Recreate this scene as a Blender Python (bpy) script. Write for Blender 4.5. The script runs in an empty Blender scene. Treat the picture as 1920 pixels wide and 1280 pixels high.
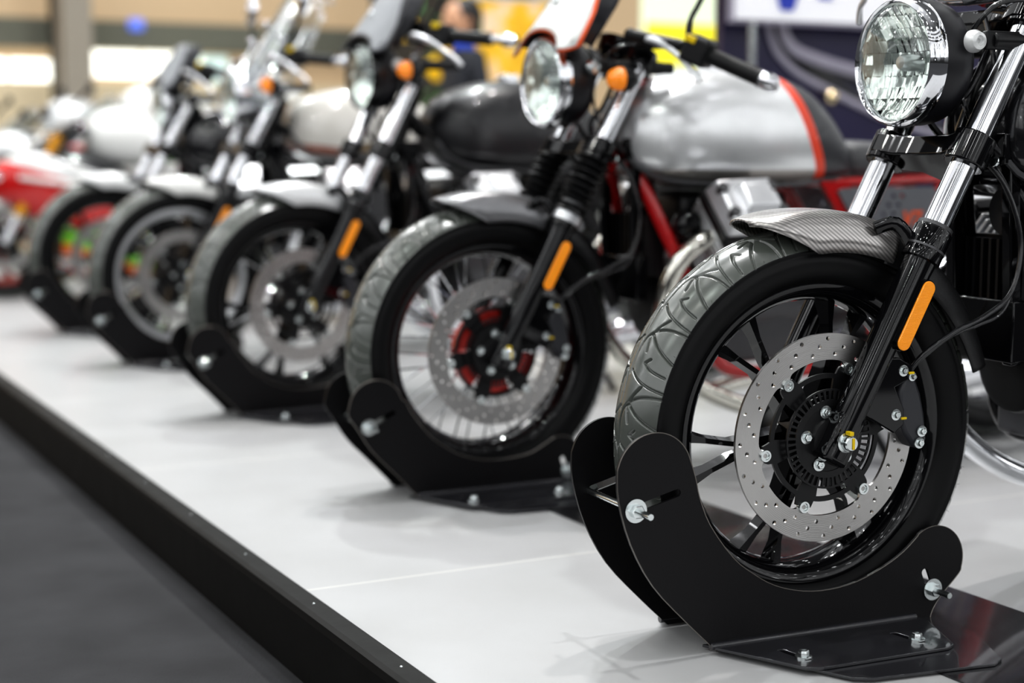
import bpy, bmesh, math, random
import numpy as np
from mathutils import Vector, Matrix
from mathutils.geometry import delaunay_2d_cdt
random.seed(7); rng = np.random.default_rng(7)
PI = math.pi
C = bpy.context.scene.collection
R_ = math.radians

# ------------------------------------------------------------------ materials
def mat(name, col, rough=.5, metal=0., coat=0., var=.06, scale=30., bump=0., bscale=200., spec=.5, aniso=0., emit=None, estr=0.):
    m = bpy.data.materials.new(name); m.use_nodes = True
    nt = m.node_tree; N = nt.nodes; L = nt.links
    b = N['Principled BSDF']
    b.inputs['Metallic'].default_value = metal
    b.inputs['Coat Weight'].default_value = coat
    b.inputs['Coat Roughness'].default_value = .04
    b.inputs['Specular IOR Level'].default_value = spec
    b.inputs['Anisotropic'].default_value = aniso
    tc = N.new('ShaderNodeTexCoord'); no = N.new('ShaderNodeTexNoise')
    no.inputs['Scale'].default_value = scale; no.inputs['Detail'].default_value = 4
    L.new(tc.outputs['Object'], no.inputs['Vector'])
    mx = N.new('ShaderNodeMix'); mx.data_type = 'RGBA'
    mx.inputs[6].default_value = (*[max(0, c*(1-var)) for c in col], 1)
    mx.inputs[7].default_value = (*[min(1, c*(1+var)) for c in col], 1)
    L.new(no.outputs['Fac'], mx.inputs[0]); L.new(mx.outputs[2], b.inputs['Base Color'])
    mr = N.new('ShaderNodeMapRange'); mr.inputs[3].default_value = max(0, rough*.85); mr.inputs[4].default_value = min(1, rough*1.15)
    L.new(no.outputs['Fac'], mr.inputs[0]); L.new(mr.outputs[0], b.inputs['Roughness'])
    if bump:
        n2 = N.new('ShaderNodeTexNoise'); n2.inputs['Scale'].default_value = bscale; n2.inputs['Detail'].default_value = 3
        L.new(tc.outputs['Object'], n2.inputs['Vector'])
        bp = N.new('ShaderNodeBump'); bp.inputs['Strength'].default_value = bump; bp.inputs['Distance'].default_value = .002
        L.new(n2.outputs['Fac'], bp.inputs['Height']); L.new(bp.outputs[0], b.inputs['Normal'])
    if emit:
        b.inputs['Emission Color'].default_value = (*emit, 1); b.inputs['Emission Strength'].default_value = estr
    return m

def nodes(m): return m.node_tree.nodes, m.node_tree.links, m.node_tree.nodes['Principled BSDF']
def math_node(N, L, op, a, b=None, clamp=False):
    n = N.new('ShaderNodeMath'); n.operation = op; n.use_clamp = clamp
    for i, v in enumerate((a, b)):
        if v is None: continue
        if isinstance(v, (int, float)): n.inputs[i].default_value = v
        else: L.new(v, n.inputs[i])
    return n.outputs[0]
def mixc(N, L, fac, a, b):
    n = N.new('ShaderNodeMix'); n.data_type = 'RGBA'
    L.new(fac, n.inputs[0])
    for i, v in ((6, a), (7, b)):
        if isinstance(v, tuple): n.inputs[i].default_value = (*v, 1)
        else: L.new(v, n.inputs[i])
    return n.outputs[2]

M = {}
M['gloss_black'] = mat('gloss_black', (.004, .004, .005), .12, coat=1, spec=0.)
M['satin_black'] = mat('satin_black', (.007, .007, .008), .34, spec=.4)
M['matte_black'] = mat('matte_black', (.009, .009, .010), .48, spec=.35)
M['bucket'] = mat('bucket_matte', (.012, .012, .015), .40)
M['chock'] = mat('powder_black', (.006, .0055, .0065), .42, bump=.1, bscale=900, spec=.28)
M['flange'] = mat('painted_plate', (.018, .018, .022), .24, bump=.12, bscale=120, scale=9, var=.3, coat=.8)
M['edge_glint'] = mat('edge_highlight', (.25, .23, .21), .4, metal=.7)  # pale colour for a highlight line along chock plate edges
M['rubber'] = mat('rubber_tread', (.088, .097, .086), .25, bump=.04, bscale=300, spec=1., coat=.35)
M['rubber_side'] = mat('rubber_plain', (.016, .016, .016), .5)
M['chrome'] = mat('chrome', (.86, .87, .9), .06, metal=1, var=.02)
M['chrome_warm'] = mat('warm_chrome', (.84, .82, .74), .07, metal=1)  # chrome with a slight yellow tint
M['steel'] = mat('zinc_bolt', (.72, .76, .76), .2, metal=1)
M['alu'] = mat('cast_alloy', (.80, .81, .83), .38, metal=1, bump=.1)
M['alu_dark'] = mat('dark_alloy', (.12, .12, .125), .4, metal=.8)
M['red'] = mat('red_paint', (.55, .008, .01), .2, coat=1)
M['red_anod'] = mat('red_anodised', (.62, .03, .02), .25, metal=.5, coat=.5)
M['white'] = mat('white_paint', (.88, .88, .86), .25, coat=.7)
M['cream'] = mat('cream_paint', (.75, .72, .66), .22, coat=1)
M['silver'] = mat('silver_paint', (.78, .79, .80), .3, metal=.35, coat=.4)
M['white_silver'] = mat('pale_fender', (.85, .86, .86), .22, metal=.15, coat=.6)
M['gunmetal'] = mat('grey_paint', (.30, .30, .31), .30, metal=.7)
M['dark_grey'] = mat('charcoal', (.035, .036, .042), .38)
M['seat'] = mat('seat_vinyl', (.10, .10, .105), .48, bump=.25, bscale=260)
M['grey_panel'] = mat('side_panel_grey', (.16, .165, .18), .4, metal=.3)
M['gold'] = mat('gold_fork', (.8, .38, .04), .25, metal=.8)
M['orange_rim'] = mat('orange_wheel', (.3, .03, .02), .3, coat=.5)
M['fly_grey'] = mat('cowl_grey', (.32, .33, .35), .35, metal=.3)
M['brass'] = mat('brass', (.80, .66, .42), .25, metal=1)
M['green'] = mat('lime_paint', (.12, .6, .06), .3, coat=.5)
M['yellow_btn'] = mat('yellow_button', (.85, .6, .0), .3)
M['cable'] = mat('cable_rubber', (.012, .012, .014), .25, coat=.5)
M['skin'] = mat('skin', (.66, .36, .22), .5)
M['hair'] = mat('hair', (.012, .010, .010), .4)
M['jacket'] = mat('jacket', (.02, .022, .03), .7)
M['blue_cloth'] = mat('blue_cloth', (.03, .08, .55), .7)
M['orange_text'] = mat('orange_text', (.9, .12, .02), .4)
M['blue_text'] = mat('blue_text', (.03, .06, .5), .4)

# amber reflector: fine ribs in bump, faint glow added though unlit
def amber(name, col, rib=1400., estr=.25):
    m = mat(name, col, .18, coat=1); N, L, b = nodes(m)
    tc = N.new('ShaderNodeTexCoord'); w = N.new('ShaderNodeTexWave'); w.inputs['Scale'].default_value = rib/6.28
    w.bands_direction = 'Z'; L.new(tc.outputs['Object'], w.inputs['Vector'])
    v = N.new('ShaderNodeTexVoronoi'); v.inputs['Scale'].default_value = 420
    L.new(tc.outputs['Object'], v.inputs['Vector'])
    s = math_node(N, L, 'ADD', w.outputs['Fac'], v.outputs['Distance'])
    bp = N.new('ShaderNodeBump'); bp.inputs['Strength'].default_value = .5; bp.inputs['Distance'].default_value = .002
    L.new(s, bp.inputs['Height']); L.new(bp.outputs[0], b.inputs['Normal'])
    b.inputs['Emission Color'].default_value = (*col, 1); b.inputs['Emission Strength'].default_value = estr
    b.inputs['Subsurface Weight'].default_value = .0
    return m
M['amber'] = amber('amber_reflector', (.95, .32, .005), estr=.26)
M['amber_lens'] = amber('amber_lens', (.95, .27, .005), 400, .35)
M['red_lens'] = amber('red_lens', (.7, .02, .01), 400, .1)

# carbon-look fender
m = mat('carbon_fender', (.2, .19, .19), .3, metal=.8, coat=.35); N, L, b = nodes(m)
tc = N.new('ShaderNodeTexCoord'); w = N.new('ShaderNodeTexWave'); w.bands_direction = 'DIAGONAL'; w.inputs['Scale'].default_value = 75
L.new(tc.outputs['Object'], w.inputs['Vector'])
w2 = N.new('ShaderNodeTexWave'); w2.bands_direction = 'Y'; w2.inputs['Scale'].default_value = 70; L.new(tc.outputs['Object'], w2.inputs['Vector'])
f = math_node(N, L, 'MULTIPLY', w.outputs['Fac'], math_node(N, L, 'ADD', math_node(N, L, 'MULTIPLY', w2.outputs['Fac'], .35), .65))
L.new(mixc(N, L, f, (.26, .25, .245), (.66, .63, .61)), b.inputs['Base Color'])
M['carbon'] = m
M['carbon_dark'] = mat('dark_carbon', (.018, .018, .019), .34, bump=.3, bscale=500)

# drilled disc: brushed steel, rings round the axle
m = mat('brushed_disc', (.52, .51, .50), .30, metal=1, var=.12, scale=12); N, L, b = nodes(m)
tc = N.new('ShaderNodeTexCoord'); w = N.new('ShaderNodeTexWave'); w.wave_type = 'RINGS'; w.rings_direction = 'Y'; w.inputs['Scale'].default_value = 120; w.inputs['Distortion'].default_value = 3
mp = N.new('ShaderNodeMapping'); mp.inputs['Location'].default_value = (0, 0, -.31); L.new(tc.outputs['Object'], mp.inputs['Vector']); L.new(mp.outputs[0], w.inputs['Vector'])
bp = N.new('ShaderNodeBump'); bp.inputs['Strength'].default_value = .25; bp.inputs['Distance'].default_value = .0004
L.new(w.outputs['Fac'], bp.inputs['Height']); L.new(bp.outputs[0], b.inputs['Normal'])
M['disc'] = m

# tank with slanted stripe and dark rear (object space x,z)
def tank_mat(name, main, lower, stripe, rear, metal, rough, x0, zlow, lower_metal=1.):
    m = mat(name, main, rough, metal=metal, coat=.5); N, L, b = nodes(m)
    tc = N.new('ShaderNodeTexCoord'); sp = N.new('ShaderNodeSeparateXYZ'); L.new(tc.outputs['Object'], sp.inputs[0])
    X, Z = sp.outputs['X'], sp.outputs['Z']
    base = b.inputs['Base Color'].links[0].from_socket
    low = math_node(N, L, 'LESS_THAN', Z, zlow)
    c = mixc(N, L, low, base, lower)  # darker lower zone paints in the floor's reflection
    if stripe:
        u = math_node(N, L, 'ADD', X, math_node(N, L, 'MULTIPLY', Z, .42))
        s1 = math_node(N, L, 'GREATER_THAN', u, x0); s2 = math_node(N, L, 'GREATER_THAN', u, x0+.032)
        c = mixc(N, L, s1, c, stripe); c = mixc(N, L, s2, c, rear)
        me = math_node(N, L, 'MULTIPLY', math_node(N, L, 'SUBTRACT', 1, s1), metal)
        L.new(me, b.inputs['Metallic'])
        rr = N.new('ShaderNodeMapRange'); rr.inputs[3].default_value = rough; rr.inputs[4].default_value = .4; L.new(s1, rr.inputs[0]); L.new(rr.outputs[0], b.inputs['Roughness'])
        b.inputs['Coat Weight'].default_value = .2
    L.new(c, b.inputs['Base Color'])
    return m
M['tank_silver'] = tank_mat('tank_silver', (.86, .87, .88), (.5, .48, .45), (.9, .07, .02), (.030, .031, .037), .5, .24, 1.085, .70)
m = mat('tank_cream', (.76, .73, .68), .2, coat=1); N, L, b = nodes(m)
tc = N.new('ShaderNodeTexCoord'); sp = N.new('ShaderNodeSeparateXYZ'); L.new(tc.outputs['Object'], sp.inputs[0])
zz = math_node(N, L, 'ADD', sp.outputs['Z'], math_node(N, L, 'MULTIPLY', sp.outputs['X'], .12))
s = math_node(N, L, 'MULTIPLY', math_node(N, L, 'GREATER_THAN', zz, .795), math_node(N, L, 'LESS_THAN', zz, .82))
L.new(mixc(N, L, s, b.inputs['Base Color'].links[0].from_socket, (.4, .1, .05)), b.inputs['Base Color'])
M['tank_cream'] = m
M['tank_black'] = mat('tank_black', (.012, .012, .014), .36, coat=.25)
M['tank_gloss'] = mat('tank_gloss_black', (.01, .01, .012), .15, coat=1)

def glassy(name, tint=(1, 1, 1), refl=.12, rough=.02):
    m = bpy.data.materials.new(name); m.use_nodes = True; nt = m.node_tree; N = nt.nodes; L = nt.links
    for n in list(N):
        if n.type != 'OUTPUT_MATERIAL': N.remove(n)
    out = [n for n in N if n.type == 'OUTPUT_MATERIAL'][0]
    t = N.new('ShaderNodeBsdfTransparent'); t.inputs[0].default_value = (*tint, 1)
    g = N.new('ShaderNodeBsdfGlossy'); g.inputs['Roughness'].default_value = rough
    fr = N.new('ShaderNodeLayerWeight'); fr.inputs[0].default_value = .5
    no = N.new('ShaderNodeTexNoise'); no.inputs['Scale'].default_value = 6
    f = math_node(N, L, 'ADD', math_node(N, L, 'ADD', .03, math_node(N, L, 'POWER', fr.outputs['Facing'], 4.)), math_node(N, L, 'MULTIPLY', no.outputs['Fac'], refl), True)
    mx = N.new('ShaderNodeMixShader'); L.new(f, mx.inputs[0]); L.new(t.outputs[0], mx.inputs[1]); L.new(g.outputs[0], mx.inputs[2])
    L.new(mx.outputs[0], out.inputs[0]); return m
M['lens'] = glassy('clear_lens', (.97, 1, .985), .10)
M['shield'] = glassy('clear_shield', (.92, .95, .96), .34, .05)
M['smoke'] = glassy('smoked_shield', (.35, .37, .40), .25)
M['bowl'] = mat('mirror_bowl', (.90, .94, .91), .13, metal=1, var=.03, emit=(.8, .9, .85), estr=.05)

# ------------------------------------------------------------------ mesh building
class MB:
    def __init__(s): s.v = []; s.f = []
    def add(s, v, f):
        o = len(s.v); s.v += [tuple(p) for p in v]; s.f += [tuple(i+o for i in q) for q in f]; return s
    def box(s, c, d, rot=None, taper=1.):
        h = [x/2 for x in d]; v = []
        for z in (-1, 1):
            k = taper if z > 0 else 1.
            for x, y in ((-1, -1), (1, -1), (1, 1), (-1, 1)): v.append(Vector((x*h[0]*k, y*h[1]*k, z*h[2])))
        if rot is not None: v = [rot @ p for p in v]
        return s.add([Vector(c)+p for p in v], [(3, 2, 1, 0), (4, 5, 6, 7), (0, 1, 5, 4), (1, 2, 6, 5), (2, 3, 7, 6), (3, 0, 4, 7)])
    def tube(s, pts, r, n=12, caps=True, flat=None):
        P = [Vector(p) for p in pts]; k = len(P); rs = r if isinstance(r, (list, tuple)) else [r]*k
        T = [(P[min(i+1, k-1)]-P[max(i-1, 0)]).normalized() for i in range(k)]
        up = Vector((0, 1, 0)) if abs(T[0].y) < .9 else Vector((1, 0, 0))
        a = T[0].cross(up).normalized(); v = []
        for i in range(k):
            a = (a-T[i]*a.dot(T[i])).normalized(); b = T[i].cross(a)
            for j in range(n):
                t = 2*PI*j/n; q = a*math.cos(t)*rs[i]+b*math.sin(t)*rs[i]*(flat or 1)
                v.append(P[i]+q)
        f = [(i*n+j, i*n+(j+1) % n, (i+1)*n+(j+1) % n, (i+1)*n+j) for i in range(k-1) for j in range(n)]
        if caps: f += [tuple(range(n-1, -1, -1)), tuple((k-1)*n+j for j in range(n))]
        return s.add(v, f)
    def lathe(s, prof, o, ax, n=32, closed=False, a0=0, a1=2*PI, caps=True):
        ax = Vector(ax).normalized(); up = Vector((0, 0, 1)) if abs(ax.z) < .9 else Vector((1, 0, 0))
        e1 = ax.cross(up).normalized(); e2 = ax.cross(e1); o = Vector(o); v = []; full = abs(a1-a0-2*PI) < 1e-6
        m = n if full else n+1
        for r, h in prof:
            for j in range(m):
                t = a0+(a1-a0)*j/n; v.append(o+ax*h+(e1*math.cos(t)+e2*math.sin(t))*r)
        k = len(prof); f = []
        rngk = range(k) if closed else range(k-1)
        for i in rngk:
            i2 = (i+1) % k
            for j in range(n):
                j2 = (j+1) % m; f.append((i*m+j, i*m+j2, i2*m+j2, i2*m+j))
        if not closed and full and caps:
            if prof[0][0] > 1e-6: f.append(tuple(range(m-1, -1, -1)))
            if prof[-1][0] > 1e-6: f.append(tuple((k-1)*m+j for j in range(m)))
        return s.add(v, f)
    def prism(s, outer, holes, place, t):
        """2D outline with holes -> plate of thickness t; place(u,v,w)->xyz"""
        loops = [outer]+list(holes); pts = []; edges = []; idx = []
        for lp in loops:
            o = len(pts); pts += [Vector(p) for p in lp]; n = len(lp); idx.append((o, n))
            edges += [(o+i, o+(i+1) % n) for i in range(n)]
        if holes:
            vs, es, fs, *_ = delaunay_2d_cdt(pts, edges, [], 1, 1e-7)
            vs = [tuple(p) for p in vs]
            def inside(p, lp):
                c = False; n = len(lp); x, y = p
                for i in range(n):
                    x1, y1 = lp[i][:2]; x2, y2 = lp[(i+1) % n][:2]
                    if (y1 > y) != (y2 > y) and x < (x2-x1)*(y-y1)/(y2-y1)+x1: c = not c
                return c
            keep = []
            for q in fs:
                cx = sum(vs[i][0] for i in q)/len(q); cy = sum(vs[i][1] for i in q)/len(q)
                if inside((cx, cy), outer) and not any(inside((cx, cy), h) for h in holes): keep.append(tuple(q))
        else:
            vs = [tuple(p) for p in pts]; keep = [tuple(range(len(vs)))]
            area = sum(vs[i][0]*vs[(i+1) % len(vs)][1]-vs[(i+1) % len(vs)][0]*vs[i][1] for i in range(len(vs)))
            if area < 0: keep = [keep[0][::-1]]
        n = len(vs)
        V = [place(x, y, t/2) for x, y in vs]+[place(x, y, -t/2) for x, y in vs]
        F = [q for q in keep]+[tuple(i+n for i in q[::-1]) for q in keep]
        cnt = {}
        for q in keep:
            for i in range(len(q)): cnt[(q[i], q[(i+1) % len(q)])] = 1
        for (a, b) in cnt:
            if (b, a) not in cnt: F.append((b, a, a+n, b+n))
        return s.add(V, F)
    def grid(s, P, nu, nv, closeu=False, closev=False):
        f = []
        for i in range(nu if closeu else nu-1):
            for j in range(nv if closev else nv-1):
                i2 = (i+1) % nu; j2 = (j+1) % nv
                f.append((i*nv+j, i2*nv+j, i2*nv+j2, i*nv+j2))
        return s.add(P, f)
    def ball(s, c, r, n=12, sc=(1, 1, 1)):
        prof = [(math.sin(PI*i/(n//2+2)), -math.cos(PI*i/(n//2+2))) for i in range(n//2+3)]
        o = len(s.v); s.lathe([(max(a, 0), b) for a, b in prof], (0, 0, 0), (0, 0, 1), n)
        for i in range(o, len(s.v)):
            x, y, z = s.v[i]; s.v[i] = (c[0]+x*r*sc[0], c[1]+y*r*sc[1], c[2]+z*r*sc[2])
        return s
    def mesh(s, name, smooth=True, angle=38):
        me = bpy.data.meshes.new(name); me.from_pydata(s.v, [], s.f); me.validate()
        bm = bmesh.new(); bm.from_mesh(me); bmesh.ops.recalc_face_normals(bm, faces=bm.faces); bm.to_mesh(me); bm.free()
        if smooth:
            me.polygons.foreach_set('use_smooth', [True]*len(me.polygons)); me.set_sharp_from_angle(angle=R_(angle))
        return me

CACHE = {}
def part(name, build, m, parent=None, key=None, smooth=True, subsurf=0, bevel=0., angle=38, solid=0.):
    """build: an MB, or a function that fills one; key: share the mesh between things"""
    me = CACHE.get(key) if key else None
    if me is None:
        b = build if isinstance(build, MB) else None
        if b is None:
            b = MB(); build(b)
        me = b.mesh(name, smooth, 180 if subsurf else angle)
        me.materials.append(None)
        if key: CACHE[key] = me
    o = bpy.data.objects.new(name, me); C.objects.link(o)
    o.material_slots[0].link = 'OBJECT'; o.material_slots[0].material = M[m] if isinstance(m, str) else m
    if parent is not None: o.parent = parent
    if solid: md = o.modifiers.new('s', 'SOLIDIFY'); md.thickness = solid; md.offset = 0
    if bevel: md = o.modifiers.new('b', 'BEVEL'); md.width = bevel; md.segments = 2; md.limit_method = 'ANGLE'; md.angle_limit = R_(40); md.harden_normals = False
    if subsurf: md = o.modifiers.new('u', 'SUBSURF'); md.levels = subsurf; md.render_levels = subsurf
    return o
def thing(name, label, cat, loc=(0, 0, 0), rz=0, group=None):
    o = bpy.data.objects.new(name, None); C.objects.link(o); o.location = loc; o.rotation_euler = (0, 0, rz); o.empty_display_size = .1
    tag(o, label, cat, group); return o
def tag(o, label, cat, group=None):
    o['label'] = label; o['category'] = cat
    if group: o['group'] = group
    return o
def struct(o):
    o['kind'] = 'structure'; return o
def circ(r, n=48, c=(0, 0), a0=0): return [(c[0]+r*math.cos(a0+2*PI*i/n), c[1]+r*math.sin(a0+2*PI*i/n)) for i in range(n)]
def smooth_path(pts, n=8):
    P = [Vector(p) for p in pts]; out = []
    for i in range(len(P)-1):
        p0 = P[max(i-1, 0)]; p1 = P[i]; p2 = P[i+1]; p3 = P[min(i+2, len(P)-1)]
        for k in range(n):
            t = k/n; out.append(.5*((2*p1)+(p2-p0)*t+(2*p0-5*p1+4*p2-p3)*t*t+(3*p1-p0-3*p2+p3)*t**3))
    out.append(P[-1]); return out

# ------------------------------------------------------------------ tyre with a real cut tread
AX = .31; TR = .316
NP_ = 18
GRV = [[(0, 0), (.44, .06), (.61, .28), (.71, .65), (.74, .98)],
       [(.57, .31), (.42, .6), (.27, .98)],
       [(.17, .42), (.09, .63), (.05, .92)], [(.17, .42), (.24, .54)],
       [(.04, .08), (-.08, .39), (-.15, .72), (-.18, 1.0)],
       [(-.67, .33), (-.43, .25), (-.16, .53)]]
def tyre_mesh():
    na, nw = 104, 60; arc = 2*PI*TR/NP_; half = .064
    pl = []
    for g in GRV:
        q = [(p.x, p.y) for p in smooth_path([(a, b, 0) for a, b in g], 6)]; pl.append(q)
    segs = np.array([[a[0]*arc, a[1]*half, b[0]*arc, b[1]*half] for q in pl for a, b in zip(q[:-1], q[1:])])
    S, W = np.meshgrid(np.arange(na)/na, np.arange(nw+1)/nw, indexing='ij')
    D = np.full(S.shape, 9.)
    for off in (-1, 0, 1):
        for sx, sy, ex, ey in segs:
            px = (S+off)*arc; py = W*half; dx, dy = ex-sx, ey-sy
            t = np.clip(((px-sx)*dx+(py-sy)*dy)/(dx*dx+dy*dy+1e-12), 0, 1)
            D = np.minimum(D, np.hypot(px-sx-t*dx, py-sy-t*dy))
    hw = .0016
    k = np.clip((hw*1.6-D)/(hw*.9), 0, 1); dep = .0050*k*k*(3-2*k)
    dep[:, -1] = 0
    # thin ring groove beside the centre line
    def crown(y): return TR-.032*(np.abs(y)/.056)**2.3
    ws = np.linspace(0, 1, nw+1); ys = .056*ws
    side = [(.0563, .2815), (.0552, .2785), (.0562, .2755), (.0585, .271), (.0592, .264), (.0582, .256), (.055, .246), (.050, .238), (.043, .233), (.038, .228)]
    rows = []   # list of (y, r array over full circle)
    T = na*NP_
    th = -2*PI*np.arange(T)/T
    Y = []; RR = []
    for y, r in side[::-1]: Y.append(-y); RR.append(np.full(T, r))
    full = np.tile(dep, (NP_, 1)); fullm = np.roll(full, na//2, axis=0)
    for j in range(nw, -1, -1): Y.append(-ys[j]); RR.append(crown(ys[j])-full[:, j]*1.0)
    for j in range(1, nw+1):
        ring = .002*max(0, 1-abs(ys[j]-.011)/.0018)
        Y.append(ys[j]); RR.append(crown(ys[j])-np.maximum(fullm[:, j], ring))
    for y, r in side: Y.append(y); RR.append(np.full(T, r))
    RR = np.array(RR).T; Y = np.array(Y); nv = len(Y)
    X = RR*np.cos(th)[:, None]; Z = AX+RR*np.sin(th)[:, None]; Yg = np.broadcast_to(Y, X.shape)
    Z = np.maximum(Z, .0045)
    V = np.stack([X, Yg, Z], -1).reshape(-1, 3)
    i = np.arange(T)[:, None]; j = np.arange(nv-1)[None]; i2 = (i+1) % T
    F = np.stack([i*nv+j, i*nv+j+1, i2*nv+j+1, i2*nv+j], -1).reshape(-1, 4)
    # moulding hairs
    hv, hf = [], []
    r0 = random.Random(3)
    def hair(t, y, ln):
        r = float(crown(y)); c, s = math.cos(t), math.sin(t)
        b = Vector((r*c, y, AX+r*s)); n = Vector((c, y*8, s)).normalized(); e = Vector((-s, r0.uniform(-.6, .6), c)).normalized()
        tip = b+n*ln+e*ln*.4*r0.uniform(-1, 1); w = .00035; o = len(V)+len(hv); f = e.cross(n)
        for q in (e, -e*.5+f*.87, -e*.5-f*.87): hv.append(b+q*w)
        for q in (e, -e*.5+f*.87, -e*.5-f*.87): hv.append(tip+q*w*.6)
        hf.extend([(o, o+1, o+4, o+3), (o+1, o+2, o+5, o+4), (o+2, o, o+3, o+5)])
    for p in range(NP_*3):
        t = -2*PI*(p+r0.uniform(0, .3))/(NP_*3)
        if -PI*.62 < (t+PI) % (2*PI)-PI < -PI*.38: continue
        for y in (.002, .007, -.0545): hair(t+r0.uniform(-.02, .02), y, r0.uniform(.003, .0065))
    me = bpy.data.meshes.new('tyre')
    V = np.concatenate([V, np.array([tuple(q) for q in hv])]); F = np.concatenate([F, np.array(hf)])
    me.vertices.add(len(V)); me.vertices.foreach_set('co', V.ravel().astype(np.float32))
    me.loops.add(len(F)*4); me.loops.foreach_set('vertex_index', F.ravel().astype(np.int32))
    me.polygons.add(len(F)); me.polygons.foreach_set('loop_start', np.arange(len(F), dtype=np.int32)*4)
    me.polygons.foreach_set('use_smooth', np.ones(len(F), bool))
    me.update(); me.validate(); me.materials.append(None)
    return me
CACHE['tyre'] = tyre_mesh()
# tyre material: tread colour lightened to imitate sheen, sidewall darker, by distance from the wheel plane
m = M['rubber']; N, L, b = nodes(m)
tc = N.new('ShaderNodeTexCoord'); sp = N.new('ShaderNodeSeparateXYZ'); L.new(tc.outputs['Object'], sp.inputs[0])
ay = math_node(N, L, 'ABSOLUTE', sp.outputs['Y'])
r2 = math_node(N, L, 'ADD', math_node(N, L, 'POWER', math_node(N, L, 'ABSOLUTE', sp.outputs['X']), 2.), math_node(N, L, 'POWER', math_node(N, L, 'ABSOLUTE', math_node(N, L, 'SUBTRACT', sp.outputs['Z'], .31)), 2.))
sd = math_node(N, L, 'MAXIMUM', math_node(N, L, 'GREATER_THAN', ay, .0558), math_node(N, L, 'LESS_THAN', r2, .2805**2))
L.new(mixc(N, L, sd, b.inputs['Base Color'].links[0].from_socket, (.004, .004, .0045)), b.inputs['Base Color'])
rr = N.new('ShaderNodeMapRange'); rr.inputs[3].default_value = .25; rr.inputs[4].default_value = .45
ct = math_node(N, L, 'MULTIPLY', math_node(N, L, 'SUBTRACT', 1, sd), .9); L.new(ct, b.inputs['Coat Weight']); b.inputs['Coat Roughness'].default_value = .2
L.new(math_node(N, L, 'ADD', .25, math_node(N, L, 'MULTIPLY', math_node(N, L, 'SUBTRACT', 1, sd), .7)), b.inputs['Specular IOR Level']); L.new(sd, rr.inputs[0]); L.new(rr.outputs[0], b.inputs['Roughness'])

# ------------------------------------------------------------------ motorcycle parts (local: x rear, y away, z up, origin under the front axle)
def fx(z): return .006+(z-.31)*.533            # fork axis
FD = Vector((.4703, 0, .8825))                    # fork direction
def fp(z, y, off=0): return Vector((fx(z)+off*.8825, y, z-off*.4703))

def rim_prof():
    return [(.2335, -.046), (.236, -.043), (.2335, -.040), (.226, -.038), (.218, -.030), (.212, -.012), (.212, .012), (.218, .030), (.226, .038), (.2335, .040), (.236, .043), (.2335, .046),
            (.228, .046), (.220, .042), (.211, .033), (.205, .014), (.205, -.014), (.211, -.033), (.220, -.042), (.228, -.046)]
def wheel(root, x, kind, rim, pre, spoke_m=None, hub_m='satin_black', tyre_m='rubber', reach=1.):
    """tyre, rim (> spokes), hub (> bolts): built about the front axle, moved by x"""
    O = []
    t = part('tyre' if pre == '' else pre+'tyre', None, tyre_m, root, 'tyre'); O.append(t)
    r = part(pre+'wheel_rim', lambda b: b.lathe(rim_prof(), (0, 0, AX), (0, 1, 0), 96, closed=True), rim, root, 'rim'); O.append(r)
    sm = spoke_m or rim
    if kind == 'cast':
        for k in range(6):
            a = R_(8+60*k)
            for s in (-1, 1):
                def sp(b, a=a, s=s):
                    pts = []
                    for rad, da, yy in ((.035, .20, -.012), (.085, .11, -.016), (.135, .085, -.014), (.175, .135, -.008), (.208, .165, 0)):
                        t_ = a+s*da*(.06/.06 if rad > .05 else 1.0); pts.append((rad*math.cos(t_), yy, AX+rad*math.sin(t_), rad))
                    n = len(pts); V = []
                    for i, (px, py, pz, rad) in enumerate(pts):
                        q0 = Vector(pts[max(i-1, 0)][:3]); q1 = Vector(pts[min(i+1, n-1)][:3]); d = (q1-q0).normalized()
                        w = Vector((-d.z, 0, d.x)).normalized(); hw = (.011, .0085, .0068, .007, .012)[i]; ht = (.020, .017, .013, .012, .018)[i]
                        c = Vector((px, py, pz))
                        for uu, vv in ((-1, .7), (-.55, -1), (.55, -1), (1, .7), (.5, 1), (-.5, 1)): V.append(c+w*hw*uu+Vector((0, ht*vv, 0)))
                    F = [(i*6+j, i*6+(j+1) % 6, (i+1)*6+(j+1) % 6, (i+1)*6+j) for i in range(n-1) for j in range(6)]
                    b.add(V, F)
                part('spoke', sp, sm, r, f'cast{k}{s}', angle=25)
    elif kind == 'sport':
        for k in range(3):
            a = R_(20+120*k)
            for s in (-1, 1):
                part('spoke', lambda b: b.tube([(.04*math.cos(a), 0, AX+.04*math.sin(a)), (.12*math.cos(a+s*.16), 0, AX+.12*math.sin(a+s*.16)), (.21*math.cos(a+s*.3), 0, AX+.21*math.sin(a+s*.3))], [.024, .016, .02], 8, flat=.6), sm, r, f'sport{k}{s}')
    else:
        for k in range(36):
            a = 2*PI*k/36; side = -1 if k % 2 else 1; sk = (1 if (k//2) % 2 else -1)*.55
            part('wire_spoke', lambda b: b.tube([(.042*math.cos(a+sk), side*.034, AX+.042*math.sin(a+sk)), (.208*math.cos(a), side*.006, AX+.208*math.sin(a))], .0021, 6), 'chrome', r, f'wire{k}')
    h = part(pre+'wheel_hub', lambda b: b.lathe([(.018, -.075), (.03, -.07), (.046, -.062), (.052, -.05), (.040, -.04), (.036, 0), (.040, .04), (.052, .05), (.046, .062), (.018, .07)], (0, 0, AX), (0, 1, 0), 40), hub_m, root, 'hub'); O.append(h)
    if x:
        for o in O: o.location.x = x
    return t, r, h

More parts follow.
